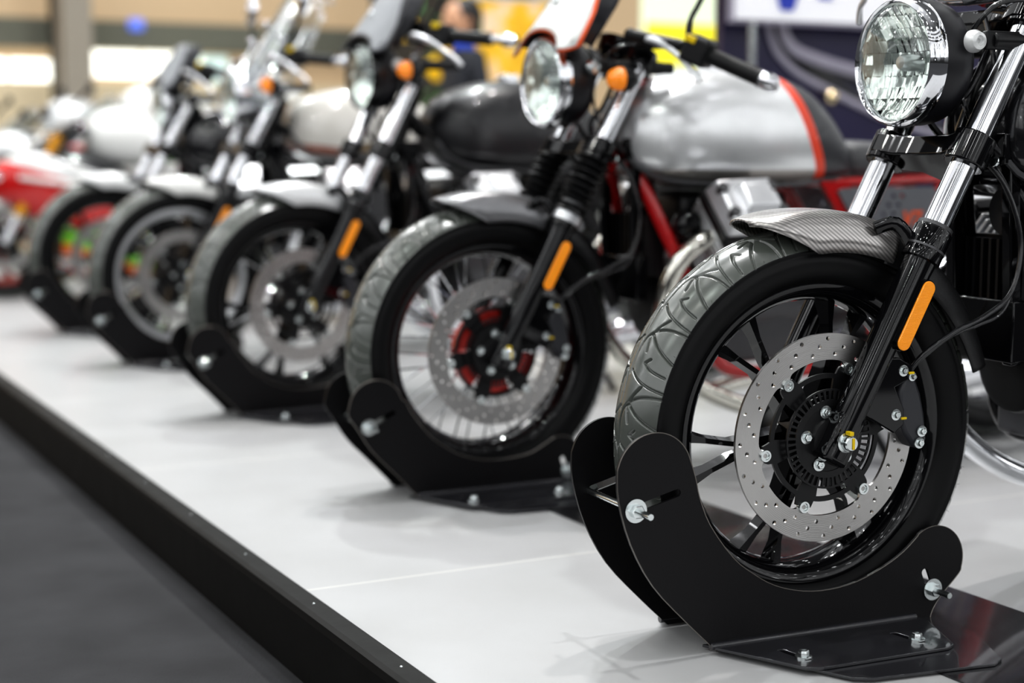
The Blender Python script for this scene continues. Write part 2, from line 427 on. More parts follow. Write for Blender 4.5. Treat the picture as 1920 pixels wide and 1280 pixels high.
def hexbolt(b, c, ax, r, h, washer=True):
    c = Vector(c); ax = Vector(ax).normalized()
    if washer: b.lathe([(r*1.75, 0), (r*1.75, h*.25), (r*1.1, h*.3)], c, ax, 20)
    b.lathe([(r*1.1, h*.2), (r*1.1, h*.85), (r*.9, h), (r*.45, h), (r*.4, h*.8)], c, ax, 6)

def brake(root, full=True, carrier_m='satin_black'):
    yd = -.072
    holes = []
    for k in range(60):
        a = 2*PI*k/60; rr_ = (.152, .1405, .129)[k % 3] if True else 0
        holes.append(circ(.0035, 10, (rr_*math.cos(a), rr_*math.sin(a))))
    bolts = [R_(10+60*k) for k in range(6)]
    inner = []
    for i in range(180):
        a = 2*PI*i/180
        d = min(abs((a-t+PI) % (2*PI)-PI) for t in bolts)
        inner.append(((.1195-.016*math.exp(-(d/.075)**2))*math.cos(a), (.1195-.016*math.exp(-(d/.075)**2))*math.sin(a)))
    pl = lambda u, v, w: (u, yd+w, AX+v)
    d = part('brake_disc', lambda b: b.prism(circ(.16, 120), [inner]+holes, pl, .005), 'disc', root, 'disc', angle=30, bevel=0)
    def car(b):
        slots = []
        for k in range(6):
            a = bolts[k]
            for r0, r1 in ((.064, .091), (.098, .1125)):
                lo = a+.20; hi = a+PI/3-.20
                if r0 > .09: lo, hi = a+.16, a+PI/3-.16
                n = 8
                slots.append([(r1*math.cos(lo+(hi-lo)*i/n), r1*math.sin(lo+(hi-lo)*i/n)) for i in range(n+1)]+[(r0*math.cos(hi-(hi-lo)*i/n), r0*math.sin(hi-(hi-lo)*i/n)) for i in range(n+1)])
        out = []
        for i in range(240):
            a = 2*PI*i/240; dd = min(abs((a-t+PI) % (2*PI)-PI) for t in bolts)
            # outside the ring only the six arms carry on
            r = .0985+.0125*(1 if dd < .13 else max(0, 1-(dd-.13)/.03))
            out.append((r*math.cos(a), r*math.sin(a)))
        sl = [s for s in slots if max(math.hypot(*p) for p in s) < .095]
        b.prism(out, [circ(.03, 40)]+sl, lambda u, v, w: (u, yd+.0015+w, AX+v), .004)
    part('disc_carrier', car, carrier_m, d, 'carrier', angle=30)
    for k, a in enumerate(bolts):
        def bb(b, a=a):
            b.lathe([(.0095, .003), (.0098, -.004), (.0088, -.0065), (.0062, -.0065), (.0055, -.004), (.0035, -.004), (.003, -.002)], (.110*math.cos(a), yd, AX+.110*math.sin(a)), (0, 1, 0), 24)
        part('disc_bolt', bb, 'steel', d, f'dbolt{k}')
    def tone(b):
        hs = []
        for k in range(46):
            a = 2*PI*k/46; w = .042
            hs.append([(.060*math.cos(a-w), .060*math.sin(a-w)), (.0735*math.cos(a-w*.9), .0735*math.sin(a-w*.9)), (.0735*math.cos(a+w*.9), .0735*math.sin(a+w*.9)), (.060*math.cos(a+w), .060*math.sin(a+w))])
        b.prism(circ(.0765, 92), [circ(.050, 60)]+hs, lambda u, v, w: (u, yd-.010+w, AX+v), .003)
    if full:
        part('tone_ring', tone, 'satin_black', d, 'tone', angle=30)
    return d

def motorcycle(S):
    root = thing(S['name'], S['label'], 'motorcycle', S['loc'], S['yaw'], 'naked motorcycles displayed in a row')
    near = S.get('near', 1)
    # ---- front wheel
    t, rim, hub = wheel(root, 0, S['wheel'], S['rim'], '', S.get('spoke_m'), S.get('hub_m', 'satin_black'))
    for k in range(5):
        a = 2*PI*k/5+.5
        part('hub_bolt', lambda b: hexbolt(b, (.042*math.cos(a), -.083, AX+.042*math.sin(a)), (0, -1, 0), .0058, .009), 'steel', hub, f'hbolt{k}')
    part('hub_cover', lambda b: b.lathe([(.054, .02), (.054, .004), (.050, 0), (.034, -.001), (.031, -.008), (.018, -.01)], (0, -.082, AX), (0, 1, 0), 36), S.get('cover_m', 'satin_black'), hub, 'hubcover')
    if S.get('hub_ring'):
        def ring(b):
            for k in range(6):
                a0 = 2*PI*k/6
                b.lathe([(.058, 0), (.095, 0), (.095, .016), (.058, .02)], (0, -.062, AX), (0, 1, 0), 8, closed=True, a0=a0+.12, a1=a0+PI/3-.12)
        part('hub_flange', ring, S['hub_ring'], hub, 'hubflange')
    d = brake(root)
    ax = part('axle', lambda b: b.lathe([(.012, 0), (.012, -.262)], (fx(.31)-.001, .135, AX-.0), (0, 1, 0), 20), 'steel', root, 'axle')
    part('axle_nut', lambda b: (b.lathe([(.0155, 0), (.0155, -.004), (.0115, -.005), (.0115, -.016), (.0098, -.018)], (fx(.31)-.001, -.117, AX), (0, 1, 0), 24)), 'steel', ax, 'axnut')
    part('paint_mark', lambda b: (b.box((fx(.31)+.001, -.1356, AX), (.004, .002, .017)), b.box((fx(.31)-.001, -.128, AX+.015), (.007, .012, .006))), 'yellow_btn', ax, 'axm', bevel=.0006)
    # ---- fork
    for sgn in (-1, 1):
        y = .098*sgn
        leg = part('fork_leg', lambda b: (b.tube([fp(.285, y), fp(.33, y), fp(.40, y), fp(.560, y), fp(.575, y), fp(.577, y), fp(.621, y), fp(.625, y)], [.021, .0235, .0235, .0245, .0255, .030, .030, .0265], 28)), 'gloss_black', root, f'fleg{sgn}')
        def foot(b):
            rot = Matrix.Rotation(R_(28.06), 3, 'Y')
            b.box((fx(.312), y-.001*sgn, .312), (.047, .036, .078), rot)
        part('axle_clamp', foot, 'gloss_black', leg, f'ffoot{sgn}', bevel=.006)
        part('fork_tube', lambda b: b.tube([fp(.60, y), fp(.80, y), fp(.955, y)], .0212, 28), 'chrome', leg, f'ftube{sgn}')
        part('fork_seal', lambda b: (b.tube([fp(.624, y), fp(.629, y)], .0275, 28), b.tube([fp(.592, y), fp(.595, y)], .0308, 28)), 'alu_dark', leg, f'fseal{sgn}')
        if S.get('gaiter'):
            def ga(b):
                pts, rs = [], []
                for i in range(45):
                    z = .605+(.735-.605)*i/44; pts.append(fp(z, y)); rs.append(.030+.008*math.cos(2*PI*i/4.889))
                b.tube(pts, rs, 24)
            part('fork_gaiter', ga, 'matte_black', leg, f'gaiter{sgn}', angle=60)
            part('gaiter_band', lambda b: (b.tube([fp(.588, y), fp(.606, y)], .033, 24)), 'alu', leg, f'gband{sgn}')
        if sgn < 0:
            def refl(b, h=0., wdt=.0115, thick=.004):
                c0 = fp(.462+h, 0, 0); c1 = fp(.542-h, 0, 0)
                u = (c1-c0).normalized(); w = Vector((u.z, 0, -u.x)); pts = []
                for i in range(13): a = PI/2+PI*i/12; pts.append(c0+u*wdt*math.cos(a)+w*wdt*math.sin(a))
                for i in range(13): a = -PI/2+PI*i/12; pts.append(c1+u*wdt*math.cos(a)+w*wdt*math.sin(a))
                off = Vector((.012, 0, -.006))
                b.prism([(p.x+off.x, p.z+off.z) for p in pts], [], lambda q, v, s: (q, -.1285+s, v), thick)
            part('side_reflector', refl, 'amber', leg, 'reflector', bevel=.0012)
            part('reflector_backing', lambda b: [refl(b, 0, .0132, .010)] and [b.v.__setitem__(i, (p[0], p[1]+.0055, p[2])) for i, p in enumerate(b.v)], 'gloss_black', leg, 'reflback')
    def clampb(b, z0, h, rr_, ext):
        a = fp(z0, 0); q = Matrix.Rotation(R_(28.06), 3, 'Y')
        outl = [(-.034, -.098), (-.028, -.115), (-.012, -.128), (.010, -.13), (.028, -.118), (.035, -.098), (.045, -.05), (.075, -.03), (.08, 0), (.075, .03), (.045, .05), (.035, .098), (.028, .118), (.010, .13), (-.012, .128), (-.028, .115), (-.034, .098), (-.022, .06), (-.020, 0), (-.022, -.06)]
        b.prism(outl, [], lambda u, v, w: tuple(a+q @ Vector((u, v, w))), h)
        for y in (-.098, .098):
            b.tube([a+q @ Vector((0, y, -h*.75)), a+q @ Vector((0, y, h*.75))], rr_, 28)
    lc = part('lower_fork_clamp', lambda b: clampb(b, .742, .034, .0325, 0), 'gloss_black', root, 'lclamp', bevel=.003)
    uc = part('upper_fork_clamp', lambda b: clampb(b, .945, .026, .031, 0), 'gloss_black', root, 'uclamp', bevel=.003)
    for sgn in (-1, 1):
        part('clamp_bolt', lambda b: hexbolt(b, fp(.742, .118*sgn, .034), (1, 0, -.49), .005, .008), 'steel', lc, f'cbolt{sgn}')
    # ---- fender
    def fender(b, u0=0., u1=.47, inner=0.):
        nu, nv = 32, 17; P = []
        for i in range(nu):
            u = u0+(u1-u0)*i/(nu-1); a = R_(109-(109-16)*u)
            fr = min(1, u/.16); fr = math.sqrt(1-(1-fr)**2) if fr < 1 else 1
            wd = .070*(.35+.65*fr)
            skirt = .060*min(1, max(0, (u-.01)/.16))*(1-.45*u)
            for j in range(nv):
                s = -1+2*j/(nv-1); ab = abs(s)
                r = .344-inner-.010*s*s-skirt*max(0, (ab-.45)/.55)**1.7+.004*(1-fr)
                y = (wd-inner)*math.sin(s*PI/2*.98)
                P.append((r*math.cos(a), y, AX+r*math.sin(a)))
        b.grid(P, nu, nv)
    fe = part('front_fender', fender, S['fender'], root, 'fender', solid=.003)
    part('fender_tail', lambda b: fender(b, .44, 1., .004), 'satin_black' if S['fender'] != 'carbon' else 'carbon_dark', fe, 'fendert', solid=.003)
    for sgn in (-1, 1):
        part('fender_stay', lambda b: (b.tube(smooth_path([(.085, .069*sgn, .625), (.115, .080*sgn, .632), (.140, .088*sgn, .600), (.150, .088*sgn, .565)], 4), .011, 10, flat=.6), hexbolt(b, (.135, .096*sgn, .596), (0, sgn, 0), .006, .008)), 'gloss_black', fe, f'stay{sgn}')
    # ---- caliper with hose
    def cal(b):
        out = [(.124, .404), (.142, .400), (.155, .372), (.163, .340), (.168, .300), (.158, .284), (.143, .290), (.126, .312), (.114, .340), (.114, .375)]
        b.prism(out, [], lambda u, v, w: (u, -.080+w, v), .046)
    ca = part('brake_caliper', cal, 'dark_grey', root, 'cal', bevel=.006)
    part('caliper_bracket', lambda b: b.prism([(.078, .430), (.110, .430), (.140, .415), (.128, .395), (.104, .385), (.122, .350), (.122, .326), (.104, .314), (.050, .345)], [], lambda u, v, w: (u, -.099+w, v), .012), 'gloss_black', ca, 'calbr', bevel=.002)
    for i, (bx, bz) in enumerate(((.118, .410), (.135, .400), (.106, .343), (.156, .314), (.152, .296))):
        part('caliper_bolt', lambda b: hexbolt(b, (bx, -.104, bz), (0, -1, 0), .0050 if i != 1 else .004, .008), 'steel', ca, f'calb{i}')
    for i, (bx, bz) in enumerate(((.127, .407), (.115, .338))): part('paint_mark', lambda b: b.box((bx, -.113, bz), (.010, .003, .004)), 'yellow_btn', ca, f'calm{i}', bevel=.001)
    part('brake_hose', lambda b: (b.tube(smooth_path([(.134, -.10, .408), (.152, -.112, .436), (.205, -.118, .468), (.262, -.112, .486), (.320, -.105, .520), (.345, -.098, .585), (.336, -.090, .65), (.318, -.075, .70), (.300, -.05, .73)], 8), .0042, 10),
                                  b.tube(smooth_path([(.140, -.095, .412), (.20, -.105, .456), (.26, -.10, .472), (.318, -.095, .495), (.350, -.088, .57), (.342, -.08, .66), (.32, -.06, .72)], 8), .0030, 8)), 'cable', root, 'hose')
    # ---- headlight
    hx, hz = S.get('lamp', (.165, .880)); LR = .098
    def hl(prof, cl=False, caps=True): return lambda b: b.lathe(prof, (hx, 0, hz), (1, 0, 0), 56, closed=cl, caps=caps)
    kk = f'{hx}{hz}'
    h = part('headlight', hl([(0, .098), (.07, .086), (.088, .062), (.0935, .03), (.094, .018), (.0975, .020), (.0985, .03), (.0978, .055), (.093, .074), (.080, .090), (.050, .101), (.0, .105)]), S.get('bucket', 'bucket'), root, 'hl'+kk)
    part('lamp_bezel', hl([(.088, .004), (.0905, -.003), (.0935, -.005), (.0975, .000), (.1005, .009), (.1012, .018), (.1003, .024), (.0965, .025), (.09, .016)], True), S.get('bezel', 'chrome'), h, 'hb'+kk)
    def bowl(b):
        n, mm = 15, 10; V = []
        def depth(r): return .052-.044*(r/.086)**2
        rr2 = random.Random(5)
        step = .182/n
        for i in range(n):
            for j in range(mm):
                y0 = -.091+i*step; y1 = y0+step; z0 = -.091+j*.0182; z1 = z0+.0182
                cy, cz = (y0+y1)/2, (z0+z1)/2
                if math.hypot(cy, cz) > .092: continue
                k1, k2, k3, k4 = [rr2.uniform(-.004, .004) for _ in range(4)]
                q = []
                sub = 4
                for a in range(sub+1):
                    for c_ in range(3):
                        yy = y0+(y1-y0)*a/sub; zz_ = z0+(z1-z0)*c_/2
                        dd = depth(min(.086, math.hypot(yy, zz_)))+.0035*math.sin(PI*a/sub)*(1 if j % 2 else -1)+k1*(a/sub-.5)+k2*(c_/2-.5)+(.006 if 3 <= j <= 5 else 0)
                        q.append((hx+dd, yy, hz+zz_))
                b.grid(q, sub+1, 3)
    part('reflector_bowl', bowl, 'bowl', h, 'bowl'+kk, angle=25)
    part('bulb_shield', lambda b: (b.lathe([(.013, .05), (.013, .018), (.010, .012), (0, .011)], (hx, 0, hz), (1, 0, 0), 20)), 'alu', h, 'bulb'+kk)
    part('headlight_lens', hl([(.0905, .002), (.083, -.005), (.062, -.013), (.036, -.018), (0, -.020)], False, False), 'lens', h, 'lens'+kk)
    for sgn in (-1, 1):
        br = part('lamp_bracket', lambda b: (b.box((hx+.165, .106*sgn, hz+.030), (.16, .012, .028)), b.tube([(hx+.10, .106*sgn, hz+.030), (hx+.27, .106*sgn, hz+.030)], .013, 14)), 'satin_black', h, f'lbr{sgn}'+kk, bevel=.003)
        part('bracket_boss', lambda b: (b.lathe([(.0175, 0), (.0175, .006), (.013, .016), (.008, .018), (.0072, .014), (.004, .014), (.003, .010)], (hx+.070, .099*sgn, hz+.028), (0, sgn, 0), 28)), S.get('boss', 'white_silver'), h, f'boss{sgn}'+kk)
    # ---- fly screen / windshield
    if S.get('screen') in ('white', 'grey'):
        def P3(u, y):   # u up along the tilted sheet
            bow = 2.6*y*y
            return Vector((hx-.055+u*.62+bow, y, hz+.055+u*.80))
        def sheet(grow=0.):
            def f(b):
                nu, nv = 16, 25; P = []
                for j in range(nv):
                    s = -1+2*j/(nv-1)
                    yb = s*(.118+grow)
                    low = .012+.062*max(0, 1-(s/.80)**2)**.5 if abs(s) < .80 else .012-.02*(abs(s)-.8)/.2*0
                    low -= grow
                    hi = .235*max(0, 1-abs(s)**3.2)**.5+.03*abs(s)+grow
                    for i in range(nu):
                        u = low+(max(hi, low+.01)-low)*i/(nu-1); p = P3(u, yb*(1+.26*math.sin(PI*min(1, .05+.75*i/(nu-1)))-.12*(i/(nu-1)))); P.append(p+Vector((.002 if grow else 0, 0, 0)))
                b.grid(P, nv, nu)
            return f
        fsn = part('fly_screen', sheet(), 'white' if S['screen'] == 'white' else 'fly_grey', root, 'fly'+kk+S['screen'], solid=.003)
        part('screen_edge', sheet(.006), 'orange_text' if S['screen'] == 'white' else 'dark_grey', fsn, 'flye'+kk, solid=.002)
        def cup(b):
            nu, nv = 6, 25; P = []
            for j in range(nv):
                s = -1+2*j/(nv-1); hi = .235*max(0, 1-abs(s)**3.2)**.5+.03*abs(s)+.004
                e = P3(hi, s*.122*1.06)
                for i in range(nu):
                    k = i/(nu-1); P.append(e+Vector((.004+.085*k*(.55+.45*(1-abs(s))), -.012*s*k, -.012*k*k)))
            b.grid(P, nv, nu)
        part('screen_cowl', cup, 'dark_grey', fsn, 'cup'+kk, solid=.003)
        part('screen_bolt', lambda b: b.lathe([(.011, 0), (.010, .006), (.005, .008)], P3(.15, 0)+Vector((-.001, 0, 0)), (-.79, 0, .61), 16), 'steel', fsn, 'flyb'+kk)
    if S.get('screen') == 'wind':
        def ws(b):
            nu, nv = 12, 15; P = []
            for i in range(nu):
                u = i/(nu-1)
                for j in range(nv):
                    s = -1+2*j/(nv-1); wd = .20*(1-.25*u**3)*(.8+.2*min(1, u*4))
                    P.append((.20+.26*u+.24*(s*wd/.2)**2*.45, s*wd, .93+.40*u-.05*abs(s)**3))
            b.grid(P, nu, nv)
        w = part('windshield', ws, 'shield', root, 'wind', solid=.004)
        for sgn in (-1, 1):
            part('shield_stay', lambda b: (b.tube([(.30, .10*sgn, .93), (.28, .14*sgn, 1.0), (.36, .15*sgn, 1.14)], .007, 8), [b.ball(p, .013, 10) for p in ((.265, .14*sgn, .985), (.315, .15*sgn, 1.07), (.345, .155*sgn, 1.14), (.39, .12*sgn, 1.2))]), 'chrome', w, f'wstay{sgn}')  # chrome balls added along the stay for sparkle
    if S.get('screen') == 'wind':
        for k in range(14):
            u = .05+.9*(k//2)/6; s_ = -1 if k % 2 else 1; wd = .20*(1-.25*u**3)*.93
            part('sparkle_bead', lambda b: b.ball((.195+.26*u+.24*.45*.87, s_*wd, .885+.40*u), .0095, 10), 'chrome', w, f'bead{k}')  # chrome beads added beside the windshield for sparkle
    # ---- turn signals
    for sgn in (-1, 1) if S.get('signals', 1) else ():
        tx, tz = S.get('signal', (.262, .895))
        s_ = part('turn_signal', lambda b: (b.lathe([(.024, .0), (.027, .008), (.026, .022), (.016, .040), (.007, .046)], (tx-.012, .165*sgn, tz), (1, 0, 0), 24), b.tube([(tx+.01, .155*sgn, tz), (tx+.03, .11*sgn, tz+.005)], .007, 8)), 'satin_black', root, f'sig{sgn}{tx}')
        part('signal_lens', lambda b: b.lathe([(.0255, .004), (.0255, -.006), (.018, -.022), (.008, -.028), (0, -.029)], (tx-.012, .165*sgn, tz), (1, 0, 0), 24), 'amber_lens', s_, f'sigl{sgn}{tx}')
    # ---- handlebar
    if S.get('bar') == 'low':
        bp_ = lambda s: [(.318, .115*s, .968), (.345, .16*s, .972), (.375, .22*s, .965), (.415, .29*s, .935), (.468, .372*s, .893)]
    else:
        bp_ = lambda s: [(.330, .03*s, .985), (.335, .10*s, .995), (.345, .17*s, 1.045), (.395, .26*s, 1.06), (.475, .385*s, 1.045)]
    hb = part('handlebar', lambda b: [b.tube(smooth_path(bp_(s), 6), .0115, 14) for s in (-1, 1)] and (b.tube([bp_(-1)[0], bp_(1)[0]], .0115, 12) if S.get('bar') != 'low' else None, b.tube([fp(.955, 0, .03), fp(1.0, 0, .03)], .02, 12)), 'satin_black' if S.get('bar') == 'low' else 'chrome', root, 'bar'+S.get('bar', 'high'))
    kb = S.get('bar', 'high')
    for s in (-1, 1):
        B = [Vector(p) for p in bp_(s)]; a, e = B[3], B[4]; dr = (e-a).normalized()
        part('grip', lambda b: b.tube([a+dr*(.125*i/24+(-.015)) for i in range(25)], [.0172+.0016*(i % 2) if 0 < i < 24 else .0195 for i in range(25)], 18), 'matte_black', hb, f'grip{s}{kb}')
        part('bar_end', lambda b: b.tube([e-dr*.0, e+dr*.012, e+dr*.03, e+dr*.042], [.0175, .019, .019, .013], 18), 'chrome', hb, f'bend{s}{kb}')
        part('switch_box', lambda b: (b.box(tuple(a-dr*.045), (.056, .062, .060), dr.to_track_quat('Y', 'Z').to_matrix())), 'satin_black', hb, f'swb{s}{kb}', bevel=.008)
        part('switch_button', lambda b: b.box(tuple(a-dr*.04+Vector((-.022, 0, .026))), (.022, .026, .016), dr.to_track_quat('Y', 'Z').to_matrix()), 'yellow_btn', hb, f'swy{s}{kb}', bevel=.003)
        lv0 = Vector((.285, .15*s, .99)) if kb == 'low' else B[2]+Vector((-.045, 0, .012))
        lvp = [lv0, Vector((.318, .19*s, .978)), Vector((.340, .21*s, .962)), Vector((.358, .230*s, .942)), Vector((.375, .252*s, .915)), Vector((.386, .27*s, .888))] if kb == 'low' else [lv0, lv0+Vector((-.012, .045*s, .004)), lv0+Vector((.015, .10*s, -.018)), lv0+Vector((.035, .135*s, -.045)), lv0+Vector((.045, .165*s, -.060)), lv0+Vector((.058, .185*s, -.085))]
        part('hand_lever', lambda b: b.tube(smooth_path(lvp, 4), [.009]*8+[.0065]*9+[.007, .008, .0085, .0085], 10, flat=.7), 'alu', hb, f'lev{s}{kb}')
        part('lever_mount', lambda b: (b.tube([B[2]+Vector((-.004, 0, 0)), lv0], .014, 10), b.ball(tuple(lv0), .015, 10)), 'satin_black', hb, f'levm{s}{kb}')
        if not S.get('mirrors', 1): continue
        m0 = B[2]+Vector((.0, .02*s, .014))
        mir = part('mirror_stalk', lambda b: b.tube(smooth_path([m0, m0+Vector((.005, .0, .04)), m0+Vector((.02, .015*s, .08)), m0+Vector((.04, .05*s, .16))], 4), [.008]*4+[.006]*9, 8), 'satin_black', root, f'mst{s}{kb}')
        part('mirror', lambda b: b.lathe([(0, .02), (.04, .016), (.055, .004), (.057, -.004), (.052, -.006), (0, -.006)], m0+Vector((.04, .065*s, .20)), (-1, 0, .1), 24), S.get('mirror', 'satin_black'), mir, f'mir{s}{kb}')
    # instruments and cables behind the lamp
    g = part('instrument_gauge', lambda b: b.lathe([(.0, -.03), (.03, -.028), (.045, -.01), (.047, .02), (.044, .024)], (hx+.19, 0, hz+(.075 if S.get('bar') == 'low' else .125)), (.35, 0, .94), 28), 'gloss_black', root, 'gauge'+kk)
    part('gauge_face', lambda b: b.lathe([(.0, .018), (.042, .018), (.042, .016), (0, .016)], (hx+.19, 0, hz+(.075 if S.get('bar') == 'low' else .125)), (.35, 0, .94), 28), 'dark_grey', g, 'gface'+kk)
    for i, q in enumerate(([(.30, -.06, .90), (.275, -.05, .84), (.255, -.03, .80), (.30, 0, .74), (.40, 0, .70)], [(.29, .05, .92), (.27, .06, .86), (.262, .04, .80), (.31, .03, .75), (.42, .03, .72)],
                           [(.33, -.13, .97), (.27, -.10, .96), (.255, -.04, .88), (.27, -.05, .80), (.34, -.03, .73)], [(.315, -.03, .95), (.285, -.09, .87), (.292, -.06, .80), (.33, -.04, .72)])):
        part('control_cable', lambda b: b.tube(smooth_path(q, 6), .0055 if i < 2 else .004, 8), 'cable', root, f'cabl{i}')
    # ---- steering head and frame
    fm = S['frame']
    def frame(b):
        b.tube([(.300, 0, .70), (.395, 0, .93)], .033, 18)
        for s in (-1, 1):
            b.tube(smooth_path([(.335, .03*s, .76), (.37, .07*s, .66), (.435, .115*s, .50), (.495, .132*s, .38), (.53, .135*s, .27), (.62, .135*s, .235), (.85, .13*s, .235), (.97, .12*s, .30), (1.0, .11*s, .45), (.92, .10*s, .60), (.86, .09*s, .66)], 6), .0165, 12)
            b.tube(smooth_path([(.35, .03*s, .86), (.55, .05*s, .72), (.85, .09*s, .67), (1.15, .10*s, .675), (1.50, .09*s, .70)], 6), .0135, 10)
            b.tube([(1.02, .11*s, .42), (1.20, .10*s, .66)], .011, 8)
            b.prism([(.82, .672), (.90, .672), (.985, .50), (.95, .49), (.87, .60)], [], lambda u, v, w: (u, .118*s+w, v), .014)
        b.tube([(1.0, -.11, .42), (1.0, .11, .42)], .02, 10); b.tube([(1.45, -.09, .70), (1.45, .09, .70)], .012, 8)
    fr = part('frame', frame, fm, root, 'frame')
    def dt(b):
        for s in (-1, 1): b.box((.352, .068*s, .58), (.022, .022, .36), Matrix.Rotation(R_(-3), 3, 'Y'))
        b.box((.345, 0, .745), (.05, .16, .05)); b.box((.36, 0, .455), (.03, .17, .10))
    part('radiator_frame', dt, 'gloss_black', fr, 'dtube', bevel=.003)
    def rad(b):
        for i in range(9): b.box((.392, -.075+.15*i/8, .53), (.05, .006, .14))
        b.box((.41, 0, .53), (.02, .16, .15))
    part('finned_cover', rad, 'satin_black', root, 'fincov')
    hn = part('horn', lambda b: b.lathe([(0, -.012), (.018, -.014), (.02, -.006), (.040, -.008), (.045, 0), (.043, .018), (.02, .03), (0, .032)], (.388, -.02, .645), (1, 0, 0), 28), 'satin_black', root, 'horn')
    # ---- engine
    def eng(b):
        b.lathe([(.07, 0), (.12, .03), (.125, .20), (.12, .26), (.14, .36)], (.47, 0, .405), (1, 0, 0), 28)
        b.box((.66, 0, .335), (.34, .22, .16)); b.box((.70, 0, .52), (.22, .16, .16)); b.lathe([(.10, 0), (.11, .05), (.08, .22), (.05, .3)], (.84, 0, .40), (1, 0, 0), 24)
    en = part('engine_block', eng, S.get('engine', 'alu_dark'), root, 'engine', bevel=.008)
    part('engine_front_cover', lambda b: b.lathe([(0, -.010), (.070, -.009), (.082, -.003), (.086, .008), (.086, .05), (.09, .06)], (.425, 0, .393), (1, 0, 0), 44), 'matte_black', en, 'frontcover')
    part('oil_filler', lambda b: b.tube([(.50, -.10, .42), (.49, -.15, .46)], .018, 14), 'alu_dark', en, 'oilf')
    part('sensor_housing', lambda b: (b.ball((.455, -.12, .575), .036, 16), b.tube([(.455, -.13, .58), (.445, -.16, .585)], .016, 12)), 'gloss_black', en, 'sensorh')
    part('air_box', lambda b: b.box((.62, 0, .60), (.30, .14, .10)), 'satin_black', root, 'airbox', bevel=.02)
    for s in (-1, 1):
        dr = Vector((-.05, .72*s, .69)).normalized(); xx = Vector((1, 0, 0)); xx = (xx-dr*xx.dot(dr)).normalized(); zz_ = dr.cross(xx)
        rot = Matrix((xx, zz_, dr)).transposed(); o = Vector((.555, .06*s, .455))
        def cyl(b):
            for i in range(9):
                c = o+dr*(.075+.0135*i); b.box(tuple(c), (.155, .150, .006), rot)
            b.tube([o+dr*.03, o+dr*.20], .058, 20)
        cy = part('cylinder', cyl, S.get('cyl', 'alu'), root, f'cyl{s}', bevel=.0015)
        part('cylinder_head', lambda b: (b.box(tuple(o+dr*.207), (.165, .15, .032), rot)), 'satin_black', cy, f'head{s}', bevel=.008)
        def rock(b):
            b.box(tuple(o+dr*.243), (.158, .140, .044), rot, .86); b.box(tuple(o+dr*.268+xx*.01), (.10, .09, .03), rot, .7)
        part('rocker_cover', rock, S.get('cyl', 'alu'), cy, f'rock{s}', bevel=.005)
        for n_, (p, q) in enumerate(((-.062, -.035), (-.062, .035), (.062, -.035), (.062, .035))): part('cover_bolt', lambda b: b.tube([o+dr*.25+xx*p+zz_*q, o+dr*.271+xx*p+zz_*q], .012, 14), 'alu_dark', cy, f'rbolt{s}{n_}')  # dark colour stands in for shade in the bolt holes
        hp = [(.495, .175*s, .545), (.455, .19*s, .545), (.400, .185*s, .505), (.372, .165*s, .43), (.378, .14*s, .34), (.425, .13*s, .255), (.53, .135*s, .185), (.66, .15*s, .150), (.86, .18*s, .165)]
        ex = part('exhaust_header', lambda b: b.tube(smooth_path(hp, 7), .0205, 18), S.get('exh', 'chrome'), root, f'exh{s}')
        part('muffler', lambda b: b.tube(smooth_path([(.84, .18*s, .163), (.95, .195*s, .18), (1.1, .21*s, .20), (1.4, .225*s, .245), (1.62, .235*s, .28), (1.68, .237*s, .29)], 4), [.021]*3+[.03]*2+[.042]*3+[.047]*9+[.045, .036, .03, .03], 22), S.get('muf', 'chrome'), ex, f'muf{s}')
        part('side_panel', lambda b: b.prism([(.865, .648), (.885, .655), (1.15, .655), (1.175, .64), (1.195, .575), (1.17, .555), (1.02, .55), (.90, .595)], [circ(.0065, 12, (1.03+.028*i-.014*j, .635-.022*j)) for i in range(2) for j in range(4)], lambda u, v, w: (u, .128*s+w, v), .008), S.get('side', 'satin_black'), root, f'sidep{s}', bevel=.002)
        part('foot_peg', lambda b: (b.tube([(.93, .12*s, .30), (.93, .25*s, .30)], .014, 10), b.box((.99, .125*s, .30), (.16, .012, .05))), 'satin_black', root, f'peg{s}')
        part('shock_absorber', lambda b: b.tube([(1.40-.12*i/30, .125*s, .34+.32*i/30) for i in range(31)], [.024+(.006 if i % 3 == 0 else 0) for i in range(31)], 12), S.get('shock', 'satin_black'), root, f'shock{s}', angle=60)
    # ---- tank and seat
    dx, dz = S.get('tank_off', (0, 0))
    ST = [(.312, .02, .775, .80), (.318, .065, .74, .835), (.345, .105, .695, .872), (.40, .140, .667, .904), (.48, .162, .657, .928), (.58, .170, .652, .938), (.70, .166, .652, .930), (.80, .150, .658, .908), (.87, .130, .666, .850), (.915, .112, .674, .785), (.945, .09, .68, .735), (.95, .05, .69, .715)]
    def tank(b):
        nv = 24; P = []
        for x, a, zb, zt in ST:
            for j in range(nv):
                t_ = 2*PI*j/nv; cc, ss = math.cos(t_), math.sin(t_)
                p = .62 if ss > 0 else .5
                y = a*math.copysign(abs(cc)**.72, cc); zc = zb+(zt-zb)*.36
                z = zc+(zt-zc if ss > 0 else zc-zb)*math.copysign(abs(ss)**(.85 if ss > 0 else .6), ss)
                P.append((x+dx, y, z+dz))
        b.grid(P, len(ST), nv, closev=True)
        n = len(ST)*nv
        b.f.append(tuple(range(nv))); b.f.append(tuple(n-nv+j for j in range(nv))[::-1])
    tk = part('fuel_tank', tank, S['tank'], root, f'tank{dx}{dz}', subsurf=2)
    def seam(b):
        path = []
        for x, a, zb, zt in ST: path.append((x+dx, -a*.78-.002, zb+.012+dz))
        q = [p for p in path[1:-1]]; q2 = [(p[0], -p[1], p[2]) for p in q][::-1]
        b.tube(smooth_path(q2+q, 3), .006, 8)
